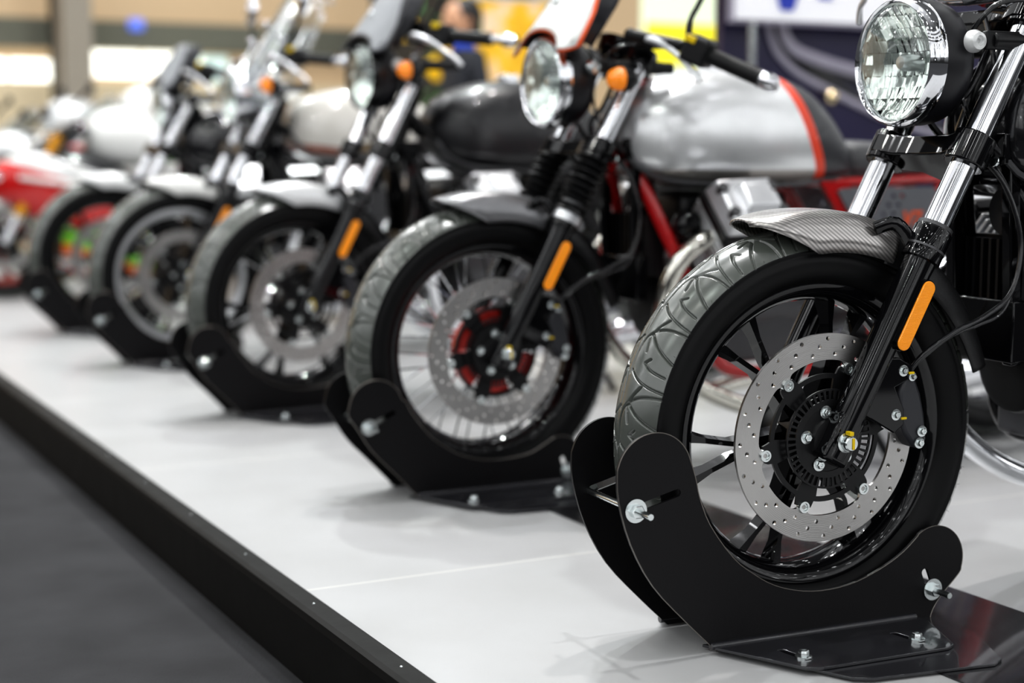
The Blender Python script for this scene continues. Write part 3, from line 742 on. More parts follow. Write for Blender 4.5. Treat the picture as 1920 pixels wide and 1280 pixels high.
    part('tank_seam', seam, 'alu_dark', tk, f'seam{dx}{dz}')
    part('fuel_cap', lambda b: b.lathe([(0, .016), (.032, .015), (.036, .008), (.036, -.01)], (.60+dx, 0, .938+dz), (0, 0, 1), 28), 'chrome', tk, f'cap{dx}{dz}')
    def seat(b):
        secs = [(.905, .095, .68, .765), (.96, .115, .675, .772), (1.08, .125, .675, .762), (1.25, .125, .68, .765), (1.42, .115, .69, .79), (1.56, .095, .705, .81), (1.64, .07, .72, .80), (1.66, .03, .745, .78)]
        nv = 16; P = []
        for x, a, zb, zt in secs:
            for j in range(nv):
                t_ = 2*PI*j/nv; cc, ss = math.cos(t_), math.sin(t_); zc = (zb+zt)/2
                P.append((x, a*math.copysign(abs(cc)**.6, cc), zc+(zt-zb)/2*math.copysign(abs(ss)**.6, ss)))
        b.grid(P, len(secs), nv, closev=True); n = len(secs)*nv
        b.f.append(tuple(range(nv))); b.f.append(tuple(n-nv+j for j in range(nv))[::-1])
    part('seat', seat, 'seat', root, 'seat', subsurf=2)
    # ---- rear end
    t2, r2, h2 = wheel(root, 1.45, S['wheel'], S['rim'], 'rear_', S.get('spoke_m'))
    def rf(b):
        P = []
        for i in range(22):
            a = R_(140-115*i/21)
            for j in range(9):
                s = -1+j/4; P.append((1.45+(.35-.02*s*s)*math.cos(a), .075*math.sin(s*1.5), AX+(.35-.02*s*s)*math.sin(a)))
        b.grid(P, 22, 9)
    part('rear_fender', rf, S['fender'] if S['fender'] != 'carbon' else 'satin_black', root, 'rfender', solid=.003)
    part('tail_light', lambda b: b.lathe([(.038, 0), (.04, .02), (.03, .045), (0, .05)], (1.70, 0, .70), (1, 0, 0), 24), 'red_lens', root, 'tail')
    def sw(b):
        for s in (-1, 1): b.tube([(1.0, .09*s, .36), (1.2, .105*s, .33), (1.45, .105*s, AX)], [.028, .026, .03], 14)
        b.lathe([(.07, -.02), (.075, 0), (.06, .03)], (1.45, .11, AX), (0, 1, 0), 24)
    part('swingarm', sw, 'satin_black', root, 'swing')
    part('side_stand', lambda b: b.tube([(.86, -.14, .24), (.95, -.25, .012)], [.012, .010], 10), 'satin_black', root, 'sstand')
    return root

# ------------------------------------------------------------------ wheel chock
def chock(label, loc, yaw, tall):
    root = thing('wheel_chock', label, 'wheel stand', loc, yaw, 'black steel wheel chocks')
    def arc(cx, cz, r, a0, a1, n=14): return [(cx+r*math.cos(R_(a0+(a1-a0)*i/n)), cz+r*math.sin(R_(a0+(a1-a0)*i/n))) for i in range(n+1)]
    if tall:
        out = [(-.192, .004)]+[(-.245, .055), (-.301, .115), (-.338, .18), (-.358, .245)]+arc(-.300, .280, .061, 175, 20, 14)+[(-.232, .270), (-.224, .238), (-.205, .195), (-.165, .143), (-.130, .115), (-.09, .092), (-.04, .078), (.01, .075), (.06, .082), (.11, .100), (.145, .119), (.172, .141)]+arc(.207, .099, .056, 126, -28, 12)+[(.222, .040), (.206, .018), (.202, .004)]
        nb = [(-.331, .230), (.2045, .053)]; slots = [((-.326, .233), (-.262, .250)), ((.189, .082), (.2065, .040))]
    else:
        out = [(-.185, .004)]+[(-.240, .062), (-.292, .115), (-.325, .165), (-.345, .195)]+arc(-.283, .207, .060, 172, 15, 14)+[(-.214, .215), (-.205, .195), (-.165, .143), (-.130, .115), (-.09, .092), (-.04, .077), (.01, .074), (.06, .078), (.090, .086), (.115, .099)]+arc(.155, .062, .052, 126, -25, 12)+[(.195, .022), (.188, .004)]
        nb = [(-.300, .168), (.172, .035)]; slots = [((-.296, .170), (-.245, .195)), ((.160, .062), (.176, .020))]
    def slot(a, e, w):
        d = Vector((e[0]-a[0], e[1]-a[1])).normalized(); ang = math.degrees(math.atan2(d.y, d.x))
        return arc(e[0], e[1], w, ang-90, ang+90, 8)+arc(a[0], a[1], w, ang+90, ang+270, 8)
    out = [(p.x, p.y) for p in smooth_path([(a, b, 0) for a, b in out], 3)]
    for s in (-1, 1):
        y = -.080 if s < 0 else .066
        p = part('side_plate', lambda b: b.prism(out, [slot(a, e, .0058) for a, e in slots], lambda u, v, w: (u, y+w, v), .005), 'chock', root, f'plate{s}{tall}', angle=30)
        def edge(b):
            q = [(u, y-.0027, v) for u, v in out]; b.tube(q, .0007, 4)
        if s < 0: part('edge_glint', edge, 'edge_glint', p, f'pedge{s}{tall}')  # highlight drawn as a thin pale line around the plate
        def fl(b):
            f0 = -.203 if tall else -.192; f1 = .172 if tall else .178
            o_ = [(f0, .0), (f1, .0), (f1+.004, .03), (.135, .140), (.118, .150), (-.108, .150), (-.128, .142)]
            sl = []
            for cx in (-.105, .098): sl.append([(cx-.0055-.012, .058), (cx+.0055-.012, .058), (cx+.0055, .116), (cx-.0055, .116)])
            b.prism(o_, sl, lambda u, v, w: (u, y+s*v*1.0, .0105+w), .005)
            b.tube([(f0, y+s*.0035, .0125), (f1, y+s*.0035, .0125)], .0062, 16)
        part('flange', fl, 'flange', root, f'flange{s}{tall}', angle=30, bevel=.0009)
        for cx in (-.105, .098):
            part('anchor_bolt', lambda b: hexbolt(b, (cx-.001, y+s*.102, .013), (0, 0, 1), .0072, .011), 'steel', root, f'anch{s}{cx}')
    part('base_plate', lambda b: b.prism([(-.20, -.055), (.215, -.055), (.215, -.17), (.165, -.29), (.140, -.305), (-.06, -.285), (-.085, -.272)], [], lambda u, v, w: (u, v, .0055+w), .0045), 'flange', root, 'basepl', bevel=.0008)
    for i, (bx, bz) in enumerate(nb):
        def rod(b):
            y0 = -.128 if i == 0 else -.125
            n = 40; b.tube([(bx, y0+(.105-y0)*k/n, bz) for k in range(n+1)], [.0052 if k % 2 else .0047 for k in range(n+1)], 12)
        rd = part('threaded_rod', rod, 'steel', root, f'rod{i}{tall}', angle=60)
        for s in (-1, 1):
            part('washer', lambda b: b.lathe([(.006, 0), (.0175, 0), (.0175, .0022), (.006, .0022)], (bx, -.0828 if s < 0 else .0688, bz), (0, s, 0), 28, closed=True), 'steel', rd, f'wash{i}{s}{tall}', angle=30)
            part('nut', lambda b: b.lathe([(.0052, .002), (.0100, .002), (.0105, .004), (.0105, .010), (.009, .0115), (.0052, .0115)], (bx, -.0828 if s < 0 else .0688, bz), (0, s, 0), 6), 'steel', rd, f'nut{i}{s}{tall}', angle=30)
    return root

# ------------------------------------------------------------------ sport bike
def sport(S):
    root = thing(S['name'], S['label'], 'motorcycle', S['loc'], S['yaw'], 'faired sport motorcycles at the far end')
    wheel(root, 0, 'sport', S['rim'], '', None, 'satin_black')
    d = brake(root, False)
    for sgn in (-1, 1):
        y = .10*sgn
        leg = part('fork_leg', lambda b: b.tube([fp(.285, y), fp(.50, y)], .022, 18), 'chrome', root, f'sfl{sgn}')
        part('fork_sleeve', lambda b: b.tube([fp(.42, y), fp(.44, y), fp(.82, y)], [.026, .028, .028], 18), 'gold', leg, f'sfs{sgn}')
    def fen(b):
        P = []
        for i in range(24):
            u = i/23; a = R_(165-135*u)
            for j in range(13):
                s = -1+j/6; r = .345-.045*abs(s)**2.5; P.append((r*math.cos(a), .072*(.3+.7*min(1, u*5))*math.sin(s*1.5), AX+r*math.sin(a)))
        b.grid(P, 24, 13)
    part('front_fender', fen, S['fender'], root, 'sfen', solid=.004)
    def fair(b):
        secs = [(-.10, .02, .58, .62), (-.06, .09, .52, .66), (.04, .16, .46, .71), (.18, .21, .38, .76), (.34, .22, .34, .77), (.52, .21, .32, .72), (.70, .18, .32, .60), (.84, .12, .34, .50), (.88, .05, .38, .44)]
        nv = 20; P = []
        for x, a, zb, zt in secs:
            for j in range(nv):
                t_ = 2*PI*j/nv; cc, ss = math.cos(t_), math.sin(t_); zc = zb+(zt-zb)*.6
                P.append((x, a*math.copysign(abs(cc)**.8, cc), zc+((zt-zc) if ss > 0 else (zc-zb))*ss))
        b.grid(P, len(secs), nv, closev=True); n = len(secs)*nv
        b.f.append(tuple(range(nv))); b.f.append(tuple(n-nv+j for j in range(nv))[::-1])
    fa = part('fairing', fair, S['fairing'], root, 'sfair', subsurf=2)
    part('belly_pan', lambda b: b.grid([(x, w*math.sin(t), .30-.22*math.cos(t)*k) for x, w, k in ((.28, .03, .6), (.34, .13, .9), (.5, .17, 1), (.8, .15, .95), (.95, .05, .8)) for t in [R_(-100+200*i/12) for i in range(13)]], 5, 13), 'belly', root, 'sbelly', solid=.004, subsurf=1)
    for sgn in (-1, 1):
        part('headlight', lambda b: b.ball((-.03, .085*sgn, .61), .05, 14, (.8, 1, .55)), 'chrome', fa, f'shl{sgn}')
        part('fairing_stripe', lambda b: b.grid([(x, (w+.006)*sgn, z+dz_) for x, w, z in ((.06, .168, .60), (.2, .213, .58), (.36, .218, .56), (.55, .203, .51)) for dz_ in (0, .025)], 4, 2), S['stripe'], fa, f'sstr{sgn}', solid=.003)
    part('windscreen', lambda b: b.grid([(.08+.30*u+.2*(s*.6)**2, s*(.15-.03*u), .71+.20*u-.06*s*s) for u in (0, .25, .5, .75, 1) for s in (-1, -.6, -.3, 0, .3, .6, 1)], 5, 7), S.get('screen_m', 'smoke'), root, 'sscr', solid=.003, subsurf=1)
    def loft(secs):
        def f(b):
            nv = 18; P = []
            for x, a, zb, zt in secs:
                for j in range(nv):
                    t_ = 2*PI*j/nv; P.append((x, a*math.cos(t_), (zb+zt)/2+(zt-zb)/2*math.sin(t_)))
            b.grid(P, len(secs), nv, closev=True); n = len(secs)*nv
            b.f.append(tuple(range(nv))); b.f.append(tuple(n-nv+j for j in range(nv))[::-1])
        return f
    part('fuel_tank', loft([(.42, .06, .74, .86), (.46, .13, .68, .93), (.58, .165, .66, .98), (.72, .15, .66, .96), (.84, .11, .68, .87), (.88, .06, .70, .82)]), S['tank'], root, 'stank', subsurf=2)
    part('seat', loft([(.84, .10, .74, .80), (.95, .13, .74, .79), (1.1, .12, .75, .81), (1.2, .08, .78, .84)]), 'seat', root, 'sseat', subsurf=2)
    part('tail_fairing', loft([(1.05, .10, .68, .82), (1.2, .12, .74, .90), (1.4, .10, .82, .96), (1.55, .05, .89, .97), (1.58, .02, .92, .95)]), S['tail'], root, 'stail', subsurf=2)
    part('engine_block', lambda b: (b.box((.65, 0, .42), (.45, .3, .3)), b.tube([(.95, 0, .42), (1.45, .1, .31)], .04, 12)), 'alu_dark', root, 'seng', bevel=.03)
    for s in (-1, 1): part('mirror', lambda b: (b.ball((.18, .30*s, .93), .05, 12, (.4, 1, .6)), b.tube([(.12, .15*s, .84), (.18, .28*s, .93)], .009, 8)), 'satin_black', root, f'smir{s}')
    for o in list(root.children):
        if o.name.split('.')[0] in ('fairing', 'windscreen', 'fuel_tank', 'seat', 'tail_fairing', 'mirror'): o.location.z += S.get('lift', 0)
    wheel(root, 1.42, 'sport', S['rim'], 'rear_')
    for s in (-1, 1): part('handlebar', lambda b: b.tube([fp(.84, .10*s), (.36, .30*s, .83)], .015, 10), 'matte_black', root, f'sbar{s}')
    part('muffler', lambda b: b.tube([(.8, -.12, .25), (1.0, -.17, .28), (1.4, -.19, .36)], [.025, .055, .05], 16), 'alu', root, 'smuf')
    part('side_stand', lambda b: b.tube([(.80, -.14, .24), (.88, -.25, .008)], .011, 8), 'satin_black', root, 'sst')
    return root

def banded(name, stops):
    m = mat(name, (.5, .5, .5), .25, coat=.6); N, L, b = nodes(m)
    tc = N.new('ShaderNodeTexCoord'); sp = N.new('ShaderNodeSeparateXYZ'); L.new(tc.outputs['Object'], sp.inputs[0])
    z = math_node(N, L, 'ADD', sp.outputs['Z'], math_node(N, L, 'MULTIPLY', sp.outputs['X'], .35))
    c = stops[0][1]
    for h, col in stops[1:]: c = mixc(N, L, math_node(N, L, 'GREATER_THAN', z, h), c, col)
    L.new(c, b.inputs['Base Color']); return m
M['fair_red'] = banded('fairing_red', [(0, (.6, .6, .6)), (.46, (.62, .01, .01)), (.70, (.75, .75, .75)), (.79, (.015, .015, .018))])
M['fair_white'] = banded('fairing_white', [(0, (.7, .7, .7)), (.76, (.7, .06, .03)), (.81, (.78, .78, .77))])
M['belly'] = banded('belly_bands', [(0, (.65, .02, .01)), (.27, (.75, .75, .73)), (.32, (.8, .16, .02)), (.38, (.2, .6, .05))])

# ------------------------------------------------------------------ build the display
motorcycle(dict(name='motorcycle', label='black motorcycle nearest the viewer, carbon grey front fender and chrome-ringed round headlight', loc=(0, 0, 0), yaw=-.0575,
                wheel='cast', rim='gloss_black', fender='carbon', frame='gloss_black', tank='tank_gloss', lamp=(.164, .879), bar='high', signals=0, exh='chrome', cyl='alu'))
motorcycle(dict(name='motorcycle', label='cafe racer motorcycle with silver tank, red frame and white number plate over its headlight', loc=(.0216, 1.154, 0), yaw=-.0202,
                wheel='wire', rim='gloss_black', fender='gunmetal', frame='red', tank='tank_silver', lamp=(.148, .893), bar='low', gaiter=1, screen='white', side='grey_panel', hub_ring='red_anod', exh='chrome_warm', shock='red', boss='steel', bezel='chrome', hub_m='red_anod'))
motorcycle(dict(name='motorcycle', label='motorcycle with matte black tank, grey headlight cowl and pale front fender', loc=(.0023, 2.336, 0), yaw=.0635,
                wheel='cast', rim='gloss_black', fender='silver', frame='satin_black', tank='tank_black', lamp=(.222, .958), bar='high', screen='grey', tank_off=(.12, .02), signal=(.30, .968), mirror='chrome', bezel='gloss_black'))
motorcycle(dict(name='motorcycle', label='cream-tanked motorcycle with tall clear windshield and white front fender', loc=(0, 3.53, 0), yaw=.03,
                wheel='cast', rim='alu', spoke_m='gloss_black', fender='white', frame='satin_black', tank='tank_cream', lamp=(.20, .935), bar='high', screen='wind', tank_off=(.10, .04), signal=(.30, .93), mirror='chrome', bezel='chrome', bucket='chrome'))
motorcycle(dict(name='motorcycle', label='motorcycle with silver front fender standing between the windshield motorcycle and the red sport bike', loc=(0, 4.62, 0), yaw=.02,
                wheel='cast', rim='gloss_black', fender='white_silver', frame='satin_black', tank='tank_gloss', lamp=(.24, .93), bar='high', screen='grey', mirrors=0, signals=0, bezel='chrome'))
chock('black steel wheel chock holding the nearest wheel, high front lobe', (0, 0, 0), -.0575, True)
chock('black wheel chock under the wire-spoked front wheel of the silver-tanked cafe racer', (.0216, 1.154, 0), -.0202, False)
chock('black wheel chock under the motorcycle with matte black tank', (.0023, 2.336, 0), .0635, False)
chock('black wheel chock under the cream-tanked motorcycle', (0, 3.53, 0), .03, False)
chock('black wheel chock farthest back in the row, beside the orange and red parts', (0, 4.62, 0), .02, False)
sport(dict(name='sport_motorcycle', label='red and white faired sport motorcycle with gold fork at the far end', loc=(-.13, 6.3, 0), yaw=0, rim='orange_rim', fender='satin_black', fairing='fair_red', stripe='white', tank='white', tail='red'))
sport(dict(name='sport_motorcycle', label='white faired sport motorcycle with red stripe behind the row of chocked motorcycles', loc=(.30, 7.3, 0), yaw=.05, rim='satin_black', fender='white', fairing='fair_white', stripe='red', tank='white', tail='white', screen_m='shield', lift=.16))
sport(dict(name='sport_motorcycle', label='silver faired sport motorcycle with black front fender, hindmost of all', loc=(.1, 8.6, 0), yaw=0, rim='satin_black', fender='satin_black', fairing='silver', stripe='dark_grey', tank='silver', tail='white', screen_m='shield', lift=.12))
# lettering on the cafe racer's side panel
def text_obj(name, body, size, m, mw, parent=None):
    cu = bpy.data.curves.new(name, 'FONT'); cu.body = body; cu.size = size; cu.extrude = .001; cu.shear = .2; cu.offset = .0008
    o = bpy.data.objects.new(name, cu); C.objects.link(o); cu.materials.append(M[m]); o.matrix_world = mw
    dg = bpy.context.evaluated_depsgraph_get(); me = bpy.data.meshes.new_from_object(o.evaluated_get(dg)); bpy.data.objects.remove(o)
    me.transform(mw); me.name = name; me.materials.clear(); me.materials.append(M[m])
    o = bpy.data.objects.new(name, me); C.objects.link(o); o.parent = parent
    return o
racer = [o for o in bpy.data.objects if o.get('label', '').startswith('cafe racer')][0]
sp0 = [o for o in racer.children if o.name.startswith('side_panel')][0]
text_obj('lettering', 'V7', .052, 'orange_text', Matrix.Translation((1.055, -.1335, .562)) @ Matrix.Rotation(PI/2, 4, 'X'), sp0)

# ------------------------------------------------------------------ setting
def plane_box(name, c, d, m, bevel=0): return struct(part(name, MB().box(c, d), m, None, smooth=False, bevel=bevel))
# platform
m = mat('platform_white', (.50, .50, .51), .32, var=.02, scale=3, spec=.45); N, L, b = nodes(m)
tc = N.new('ShaderNodeTexCoord'); sp = N.new('ShaderNodeSeparateXYZ'); L.new(tc.outputs['Object'], sp.inputs[0])
fr_ = math_node(N, L, 'FRACT', math_node(N, L, 'DIVIDE', math_node(N, L, 'ADD', sp.outputs['Y'], -.533+10*1.148), 1.148))
dd = math_node(N, L, 'MULTIPLY', math_node(N, L, 'ABSOLUTE', math_node(N, L, 'SUBTRACT', fr_, .5)), 2)   # 1 at the seam
ln = math_node(N, L, 'GREATER_THAN', dd, .9955)
n3 = N.new('ShaderNodeTexNoise'); n3.inputs['Scale'].default_value = 4; n3.inputs['Detail'].default_value = 6; L.new(tc.outputs['Object'], n3.inputs['Vector'])
dirt = N.new('ShaderNodeMapRange'); dirt.inputs[1].default_value = .35; dirt.inputs[2].default_value = .75; L.new(n3.outputs['Fac'], dirt.inputs[0])
c0 = mixc(N, L, dirt.outputs[0], (.485, .485, .488), (.53, .532, .54))
L.new(mixc(N, L, ln, c0, (.72, .71, .68)), b.inputs['Base Color'])
M['platform'] = m
EX = -.628
plane_box('platform_floor', ((5.5+EX)/2+.0, 4.0, -.06), (5.5-EX, 12.4, .12), 'platform')
# black edge strip with screws along the front of the platform
m = mat('edge_metal', (.005, .0049, .0047), .6, spec=.2, bump=.1, bscale=60, scale=14, var=.3)
M['edge'] = m
tr = struct(part('trim_1', MB().prism([(EX+.004, .004), (EX-.030, .004), (EX-.038, .0), (EX-.040, -.012), (EX-.040, -.124), (EX+.004, -.124)], [], lambda u, v, w: (u, 4.0+w, v), 12.4), 'edge', None, smooth=False))
for i in range(22):
    y = -1.0+i*.36
    part('screw', MB().lathe([(.0027, 0), (.0024, .001), (0, .0014)], (EX-.012, y, .004), (0, 0, 1), 10), 'steel', tr)
m = mat('carpet_grey', (.050, .050, .053), .95, var=.5, scale=5, bump=.8, bscale=260, spec=.1); N, L, b = nodes(m)
M['carpet'] = m
plane_box('floor', (2, 5, -.150), (40, 44, .06), 'carpet')
M['runner'] = mat('black_acrylic', (.008, .008, .010), .26, var=.3, scale=3, coat=.6)
st = part('base_panel', MB().box((.197, .30, .0015), (.327, 1.74, .003)), 'runner', None, smooth=False)
tag(st, 'thin black floor panel lying along the row under the two nearest wheel chocks', 'floor panel')

# ---- hall behind
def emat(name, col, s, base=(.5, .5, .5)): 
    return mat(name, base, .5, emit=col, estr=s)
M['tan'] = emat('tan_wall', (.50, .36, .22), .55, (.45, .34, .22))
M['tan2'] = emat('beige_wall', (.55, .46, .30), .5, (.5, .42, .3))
M['olive'] = mat('olive_lintel', (.20, .20, .16), .8)
M['column'] = mat('column_grey', (.36, .32, .27), .8)
M['column_shade'] = mat('shade_paint', (.05, .045, .035), .9)  # column shade put into a dark colour
M['tube'] = emat('lit_panel', (1, 1, .90), 2.0, (.9, .9, .9))
M['tube_cool'] = emat('cool_panel', (.62, .82, .78), .8, (.7, .8, .8))
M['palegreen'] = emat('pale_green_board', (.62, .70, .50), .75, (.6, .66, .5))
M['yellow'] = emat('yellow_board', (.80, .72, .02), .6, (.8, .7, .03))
M['darkwall'] = mat('dark_brown_wall', (.045, .036, .028), .8)
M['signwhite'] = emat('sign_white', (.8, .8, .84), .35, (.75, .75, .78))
M['ceil'] = mat('ceiling_dark', (.05, .05, .055), .9)
WY = 12.0
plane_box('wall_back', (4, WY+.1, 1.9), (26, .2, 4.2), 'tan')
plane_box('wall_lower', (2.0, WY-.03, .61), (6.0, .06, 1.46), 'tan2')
plane_box('trim_2', (2.0, WY-.10, 1.73), (6.0, .2, .24), 'olive')
plane_box('column_1', (1.325, WY-.75, 1.9), (.23, .3, 4.1), 'column')
plane_box('column_2', (1.30, WY-.35, 1.9), (.12, .3, 4.1), 'column_shade')
for i, (x0, x1) in enumerate(((.40, .90), (.93, 1.27), (1.62, 2.03), (2.06, 2.56))):
    struct(part(f'window_{i+1}', MB().box(((x0+x1)/2, WY-.06, 1.49 if i > 1 else 1.42), (x1-x0, .06, .22 if i > 1 else .18)), 'tube', None, smooth=False, bevel=.01))
struct(part('window_5', MB().box((2.70, WY-.06, 1.46), (.24, .06, .24)), 'tube_cool', None, smooth=False, bevel=.01))
part_sign = part('wall_sign', MB().box((1.97, WY-.22, 1.82), (.13, .04, .10)), emat('blue_glow', (.15, .25, .9), .8, (.1, .15, .6)), None, smooth=False, bevel=.02)
tag(part_sign, 'small blue sign on the olive band over the lit windows', 'sign')
# dark partition, green board
plane_box('partition_wall', (4.35, 10.4, 1.5), (1.5, .1, 3.3), 'darkwall')
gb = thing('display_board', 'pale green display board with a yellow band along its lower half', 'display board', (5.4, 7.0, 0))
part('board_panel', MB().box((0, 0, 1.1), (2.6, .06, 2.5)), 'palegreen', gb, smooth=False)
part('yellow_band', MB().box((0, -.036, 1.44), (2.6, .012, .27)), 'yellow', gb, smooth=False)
part('board_foot', MB().box((0, 0, -.05), (2.6, .3, .13)), 'dark_grey', gb, smooth=False)
# navy display panel with curved pale stripes
nv = thing('display_stand', 'tall navy blue display panel with curved pale grey stripes', 'display stand', (3.25, 3.15, 0))
M['navy'] = mat('navy_panel', (.022, .018, .06), .3, var=.4, scale=2.5, coat=.4)
part('panel_board', MB().box((0, 0, 1.0), (2.45, .05, 2.0)), 'navy', nv, smooth=False)
def band(q, w): 
    def f(b):
        P = smooth_path([(x, -.034, z) for x, z in q], 6); V = []
        for i, p in enumerate(P):
            d = (P[min(i+1, len(P)-1)]-P[max(i-1, 0)]).normalized(); n = Vector((-d.z, 0, d.x)); V += [p+n*w, p-n*w]
        b.grid(V, len(P), 2)
    return f
M['band'] = mat('pale_band', (.36, .34, .42), .3, coat=.5)
M['band_dark'] = mat('black_band', (.01, .01, .012), .3, coat=.5)
Bq = [(-1.017, 1.23), (-.998, 1.17), (-.958, 1.11), (-.858, 1.04), (-.697, .976), (-.546, .919), (-.307, .846), (.3, .72)]
Bu = [(-.956, 1.233), (-.934, 1.178), (-.881, 1.132), (-.754, 1.094), (-.592, 1.061), (-.313, 1.009), (.3, .92)]
part('curved_stripe', band(Bq, .013), 'band', nv, solid=.012)
part('curved_stripe', band([(x+.03, z+.024) for x, z in Bq], .014), 'band_dark', nv, solid=.01)
part('curved_stripe', band(Bu, .024), 'band', nv, solid=.014)
part('curved_stripe', band([(x+.0, z-.036) for x, z in Bu], .012), 'band_dark', nv, solid=.01)
part('brass_knob', MB().lathe([(.010, 0), (.012, .02), (.026, .028), (.028, .04), (.018, .055), (0, .058)], (-.723, -.03, .954), (0, -1, 0), 20), 'brass', nv)
sg = thing('hanging_sign', 'white sign with blue lettering above the navy panel', 'sign', (2.46, 3.0, 1.245))
part('sign_board', MB().box((0, 0, .14), (.92, .02, .30)), 'signwhite', sg, smooth=False)
part('sign_frame', MB().box((0, .02, .14), (.96, .02, .33)), 'band', sg, smooth=False)
part('sign_post', MB().tube([(-.37, .02, -1.245), (-.37, .02, .0)], .014, 10), 'steel', sg)
def let(b):
    b.prism([(-.33, .22), (-.27, .22), (-.235, .10), (-.20, .22), (-.14, .22), (-.205, .045), (-.265, .045)], [], lambda u, v, w: (u, -.014+w, v-.02), .006)
    b.prism([(-.09, .22), (-.02, .22), (-.02, .075), (-.09, .075)], [], lambda u, v, w: (u, -.014+w, v), .006)
part('lettering', let, 'blue_text', sg, smooth=False)

# ---- yellow banner and flowering plant
bn = thing('roll_up_banner', 'yellow and green roll-up banner beyond the white number plate', 'banner', (3.0, 6.75, 0))
m = mat('banner_print', (.85, .55, .03), .6); N, L, b = nodes(m)
tc = N.new('ShaderNodeTexCoord'); n4 = N.new('ShaderNodeTexNoise'); n4.inputs['Scale'].default_value = 5; L.new(tc.outputs['Object'], n4.inputs['Vector'])
cr = N.new('ShaderNodeValToRGB'); e = cr.color_ramp.elements; e[0].position = .35; e[0].color = (.75, .42, .02, 1); e[1].position = .62; e[1].color = (.85, .62, .45, 1)
k = e.new(.50); k.color = (.85, .5, .03, 1); k = e.new(.70); k.color = (.12, .5, .08, 1)
L.new(n4.outputs['Fac'], cr.inputs[0]); L.new(cr.outputs[0], b.inputs['Base Color']); L.new(cr.outputs[0], b.inputs['Emission Color']); b.inputs['Emission Strength'].default_value = .25
M['banner'] = m
part('banner_sheet', MB().box((0, 0, .85), (.55, .01, 1.6)), 'banner', bn, smooth=False)
part('banner_base', MB().box((0, 0, .03), (.6, .2, .06)), 'alu', bn, smooth=False, bevel=.01)
part('banner_rail', MB().tube([(-.285, 0, 1.66), (.285, 0, 1.66)], .015, 10), 'alu', bn)
fl = thing('flowering_plant', 'tall potted plant with yellow blossoms beside the person in blue collar', 'plant', (3.0, 7.6, 0))
part('plant_pot', MB().lathe([(.12, 0), (.17, .35), (.18, .36), (.15, .36), (.14, .3), (0, .3)], (0, 0, 0), (0, 0, 1), 24), 'white', fl)
part('stem', MB().tube([(0, 0, .3), (.02, 0, .9), (0, 0, 1.4)], .02, 8), 'green', fl)
M['leaf'] = mat('leaf_green', (.04, .22, .04), .5); M['petal'] = mat('petal_yellow', (.85, .55, .01), .5, emit=(.85, .5, .01), estr=.2)
def leaves(b):
    r = random.Random(4)
    for i in range(70):
        c = Vector((r.gauss(0, .2), r.gauss(0, .2), r.uniform(1.0, 1.9))); d = Vector((r.uniform(-1, 1), r.uniform(-1, 1), r.uniform(-.3, .8))).normalized(); w = d.cross(Vector((0, 0, 1))).normalized()*.045
        b.add([c, c+d*.09+w, c+d*.2, c+d*.09-w], [(0, 1, 2, 3)])
lf = part('leaves', leaves, 'leaf', fl, smooth=False); lf['kind'] = 'stuff'
r4 = random.Random(9)
for i in range(16):
    c = (r4.gauss(0, .17), -.12+r4.gauss(0, .06), r4.uniform(1.2, 1.75))
    def bl(b):
        for k in range(7):
            a = 2*PI*k/7; b.ball((c[0]+.05*math.cos(a), c[1], c[2]+.05*math.sin(a)), .038, 8, (1, .4, 1))
        b.ball(c, .03, 8)
    part('blossom', bl, 'petal', fl)

